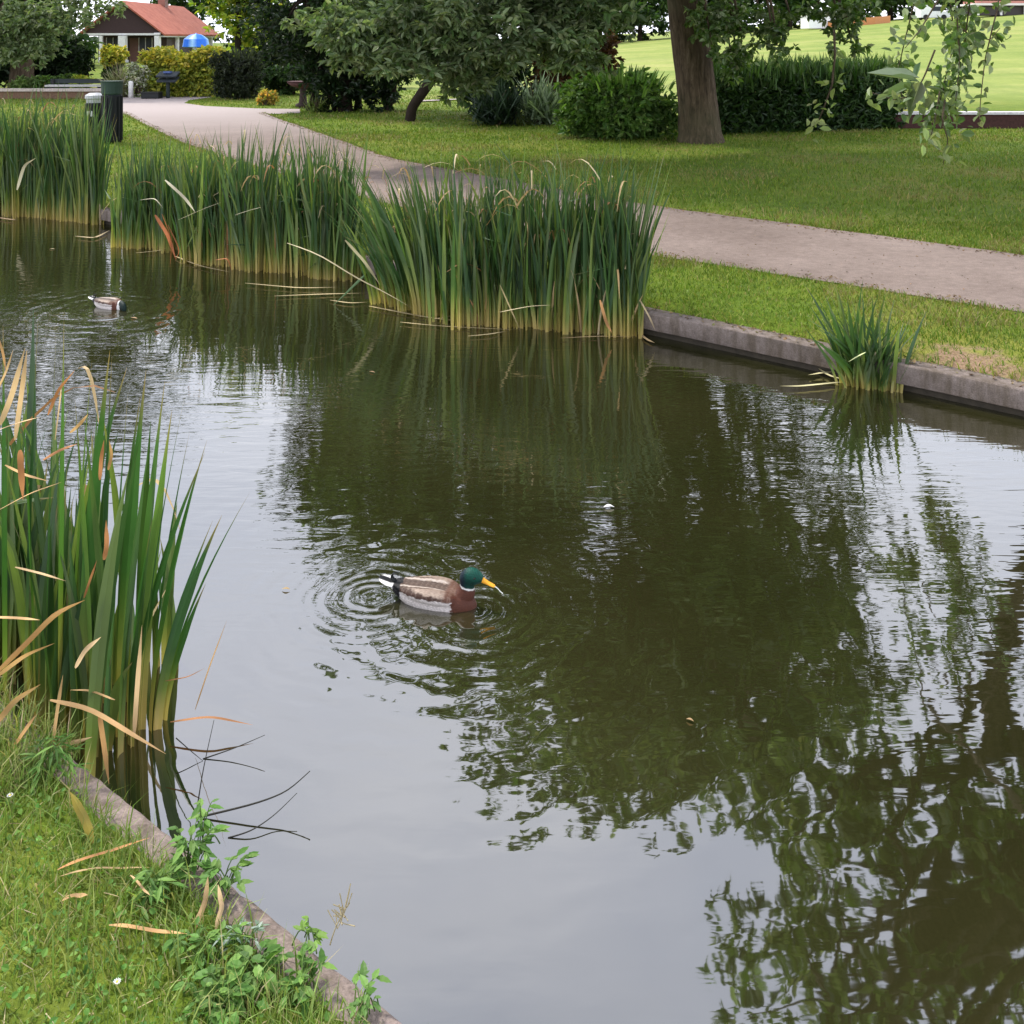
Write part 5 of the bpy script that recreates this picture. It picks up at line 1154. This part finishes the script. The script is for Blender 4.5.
# seed stem
c = bank(330, 945); b = MB(); e = D(348, 905, c[1] + .02); limb(b, c, e, .0015, .0008, .01, 8, .03)
for k in range(26):
    t = R.uniform(.35, 1); p_ = c * (1 - t) + e * t; limb(b, p_, p_ + R.normal(0, .012, 3) + [0, 0, .012], .0008, .0012, 0, 4)
b2 = b.build('seed_stem', M_DRY, loc=tuple(c)); b2.data.attributes['col'].data.foreach_set('color', np.tile([.4, .34, .2, 1.], len(b2.data.vertices)).astype(np.float32)); tag(b2, 'dry feathery seed stem standing at the kerb above the water', 'seed stem')
def dead_leaf(label, pix, w, c, lift=.02, lifts=None):
    P_ = np.array([bank(x, y) for x, y in pix])
    P_[:, 2] += lift if lifts is None else np.array(lifts)
    s = np.linspace(0, len(P_) - 1, 12); P_ = np.c_[[np.interp(s, np.arange(len(P_)), P_[:, k]) for k in range(3)]].T; t = np.linspace(0, 1, 12)
    P_[:, 2] += .002 * np.sin(t * 8); b = MB()
    strap(b, P_, .62 * w * np.minimum(1, np.minimum((1 - t) * 4 + .05, t * 5 + .2)), np.tile(np.array(c), (12, 1)) * (1 + .25 * np.sin(t * 9))[:, None], .3)
    tag(b.build('dead_leaf', M_DRY, loc=tuple(P_[0])), label, 'dead leaf', 'dead leaves on the grass')
dead_leaf('long orange-tan dead leaf highest on the grass', [(57, 888), (95, 872), (150, 856)], .013, (.55, .27, .11), .04)
dead_leaf('second tan dead leaf lying just under the highest one', [(60, 890), (100, 880), (150, 882)], .008, (.5, .34, .17), .03)
dead_leaf('long tan dead leaf lowest on the grass', [(108, 942), (145, 945), (188, 952)], .014, (.6, .35, .15), .035)
dead_leaf('short curled dead leaf between the upper and lower long leaves', [(62, 915), (75, 908), (88, 910)], .016, (.45, .28, .13), .03)
dead_leaf('upright yellow-brown blade standing in the grass', [(93, 852), (84, 838), (70, 822)], .03, (.2, .16, .02), .03, [.02, .05, .07])
dead_leaf('crumpled straw leaf beside the frosted weed', [(195, 940), (205, 925), (208, 915)], .02, (.5, .33, .16), .03, [.02, .05, .08])
dead_leaf('second crumpled straw leaf right of the first one', [(215, 942), (222, 930), (218, 918)], .016, (.55, .38, .2), .03, [.02, .05, .07])
dead_leaf('slim straw leaf crossing the weeds above the crumpled ones', [(130, 898), (142, 910), (150, 920)], .008, (.55, .36, .18), .05)
def daisy(label, px, py):
    c = bank(px, py) + [0, 0, .035]; root = empty('daisy_flower', tuple(c), 0, label, 'flower')
    root.scale = (.65, .65, .9)
    b = MB()
    for k in range(12):
        a = k / 12 * 6.283; d = np.array([math.cos(a), math.sin(a), .15]); s_ = np.linspace(0, 1, 4)
        strap(b, d * (.003 + .009 * s_)[:, None], .004 * np.sin(np.clip(s_, .15, .9) * 3.14), np.tile([.8, .8, .78], (4, 1)), .1)
    b.build('petals', M_DRY, root)
    b = MB(); b.tube([[0, 0, -.001], [0, 0, .002], [0, 0, .003]], [.0035, .0035, .001], 8, (.7, .5, .05)); b.build('centre', M_PLAIN, root)
    b = MB(); b.tube([[0, 0, -.04], [0, 0, 0]], .0008, 5, (.1, .2, .04)); b.build('stem', M_GRASS, root)
daisy('small white daisy at the left edge of the grass', 10, 810)
daisy('tiny white flower low in the grass', 117, 1000)
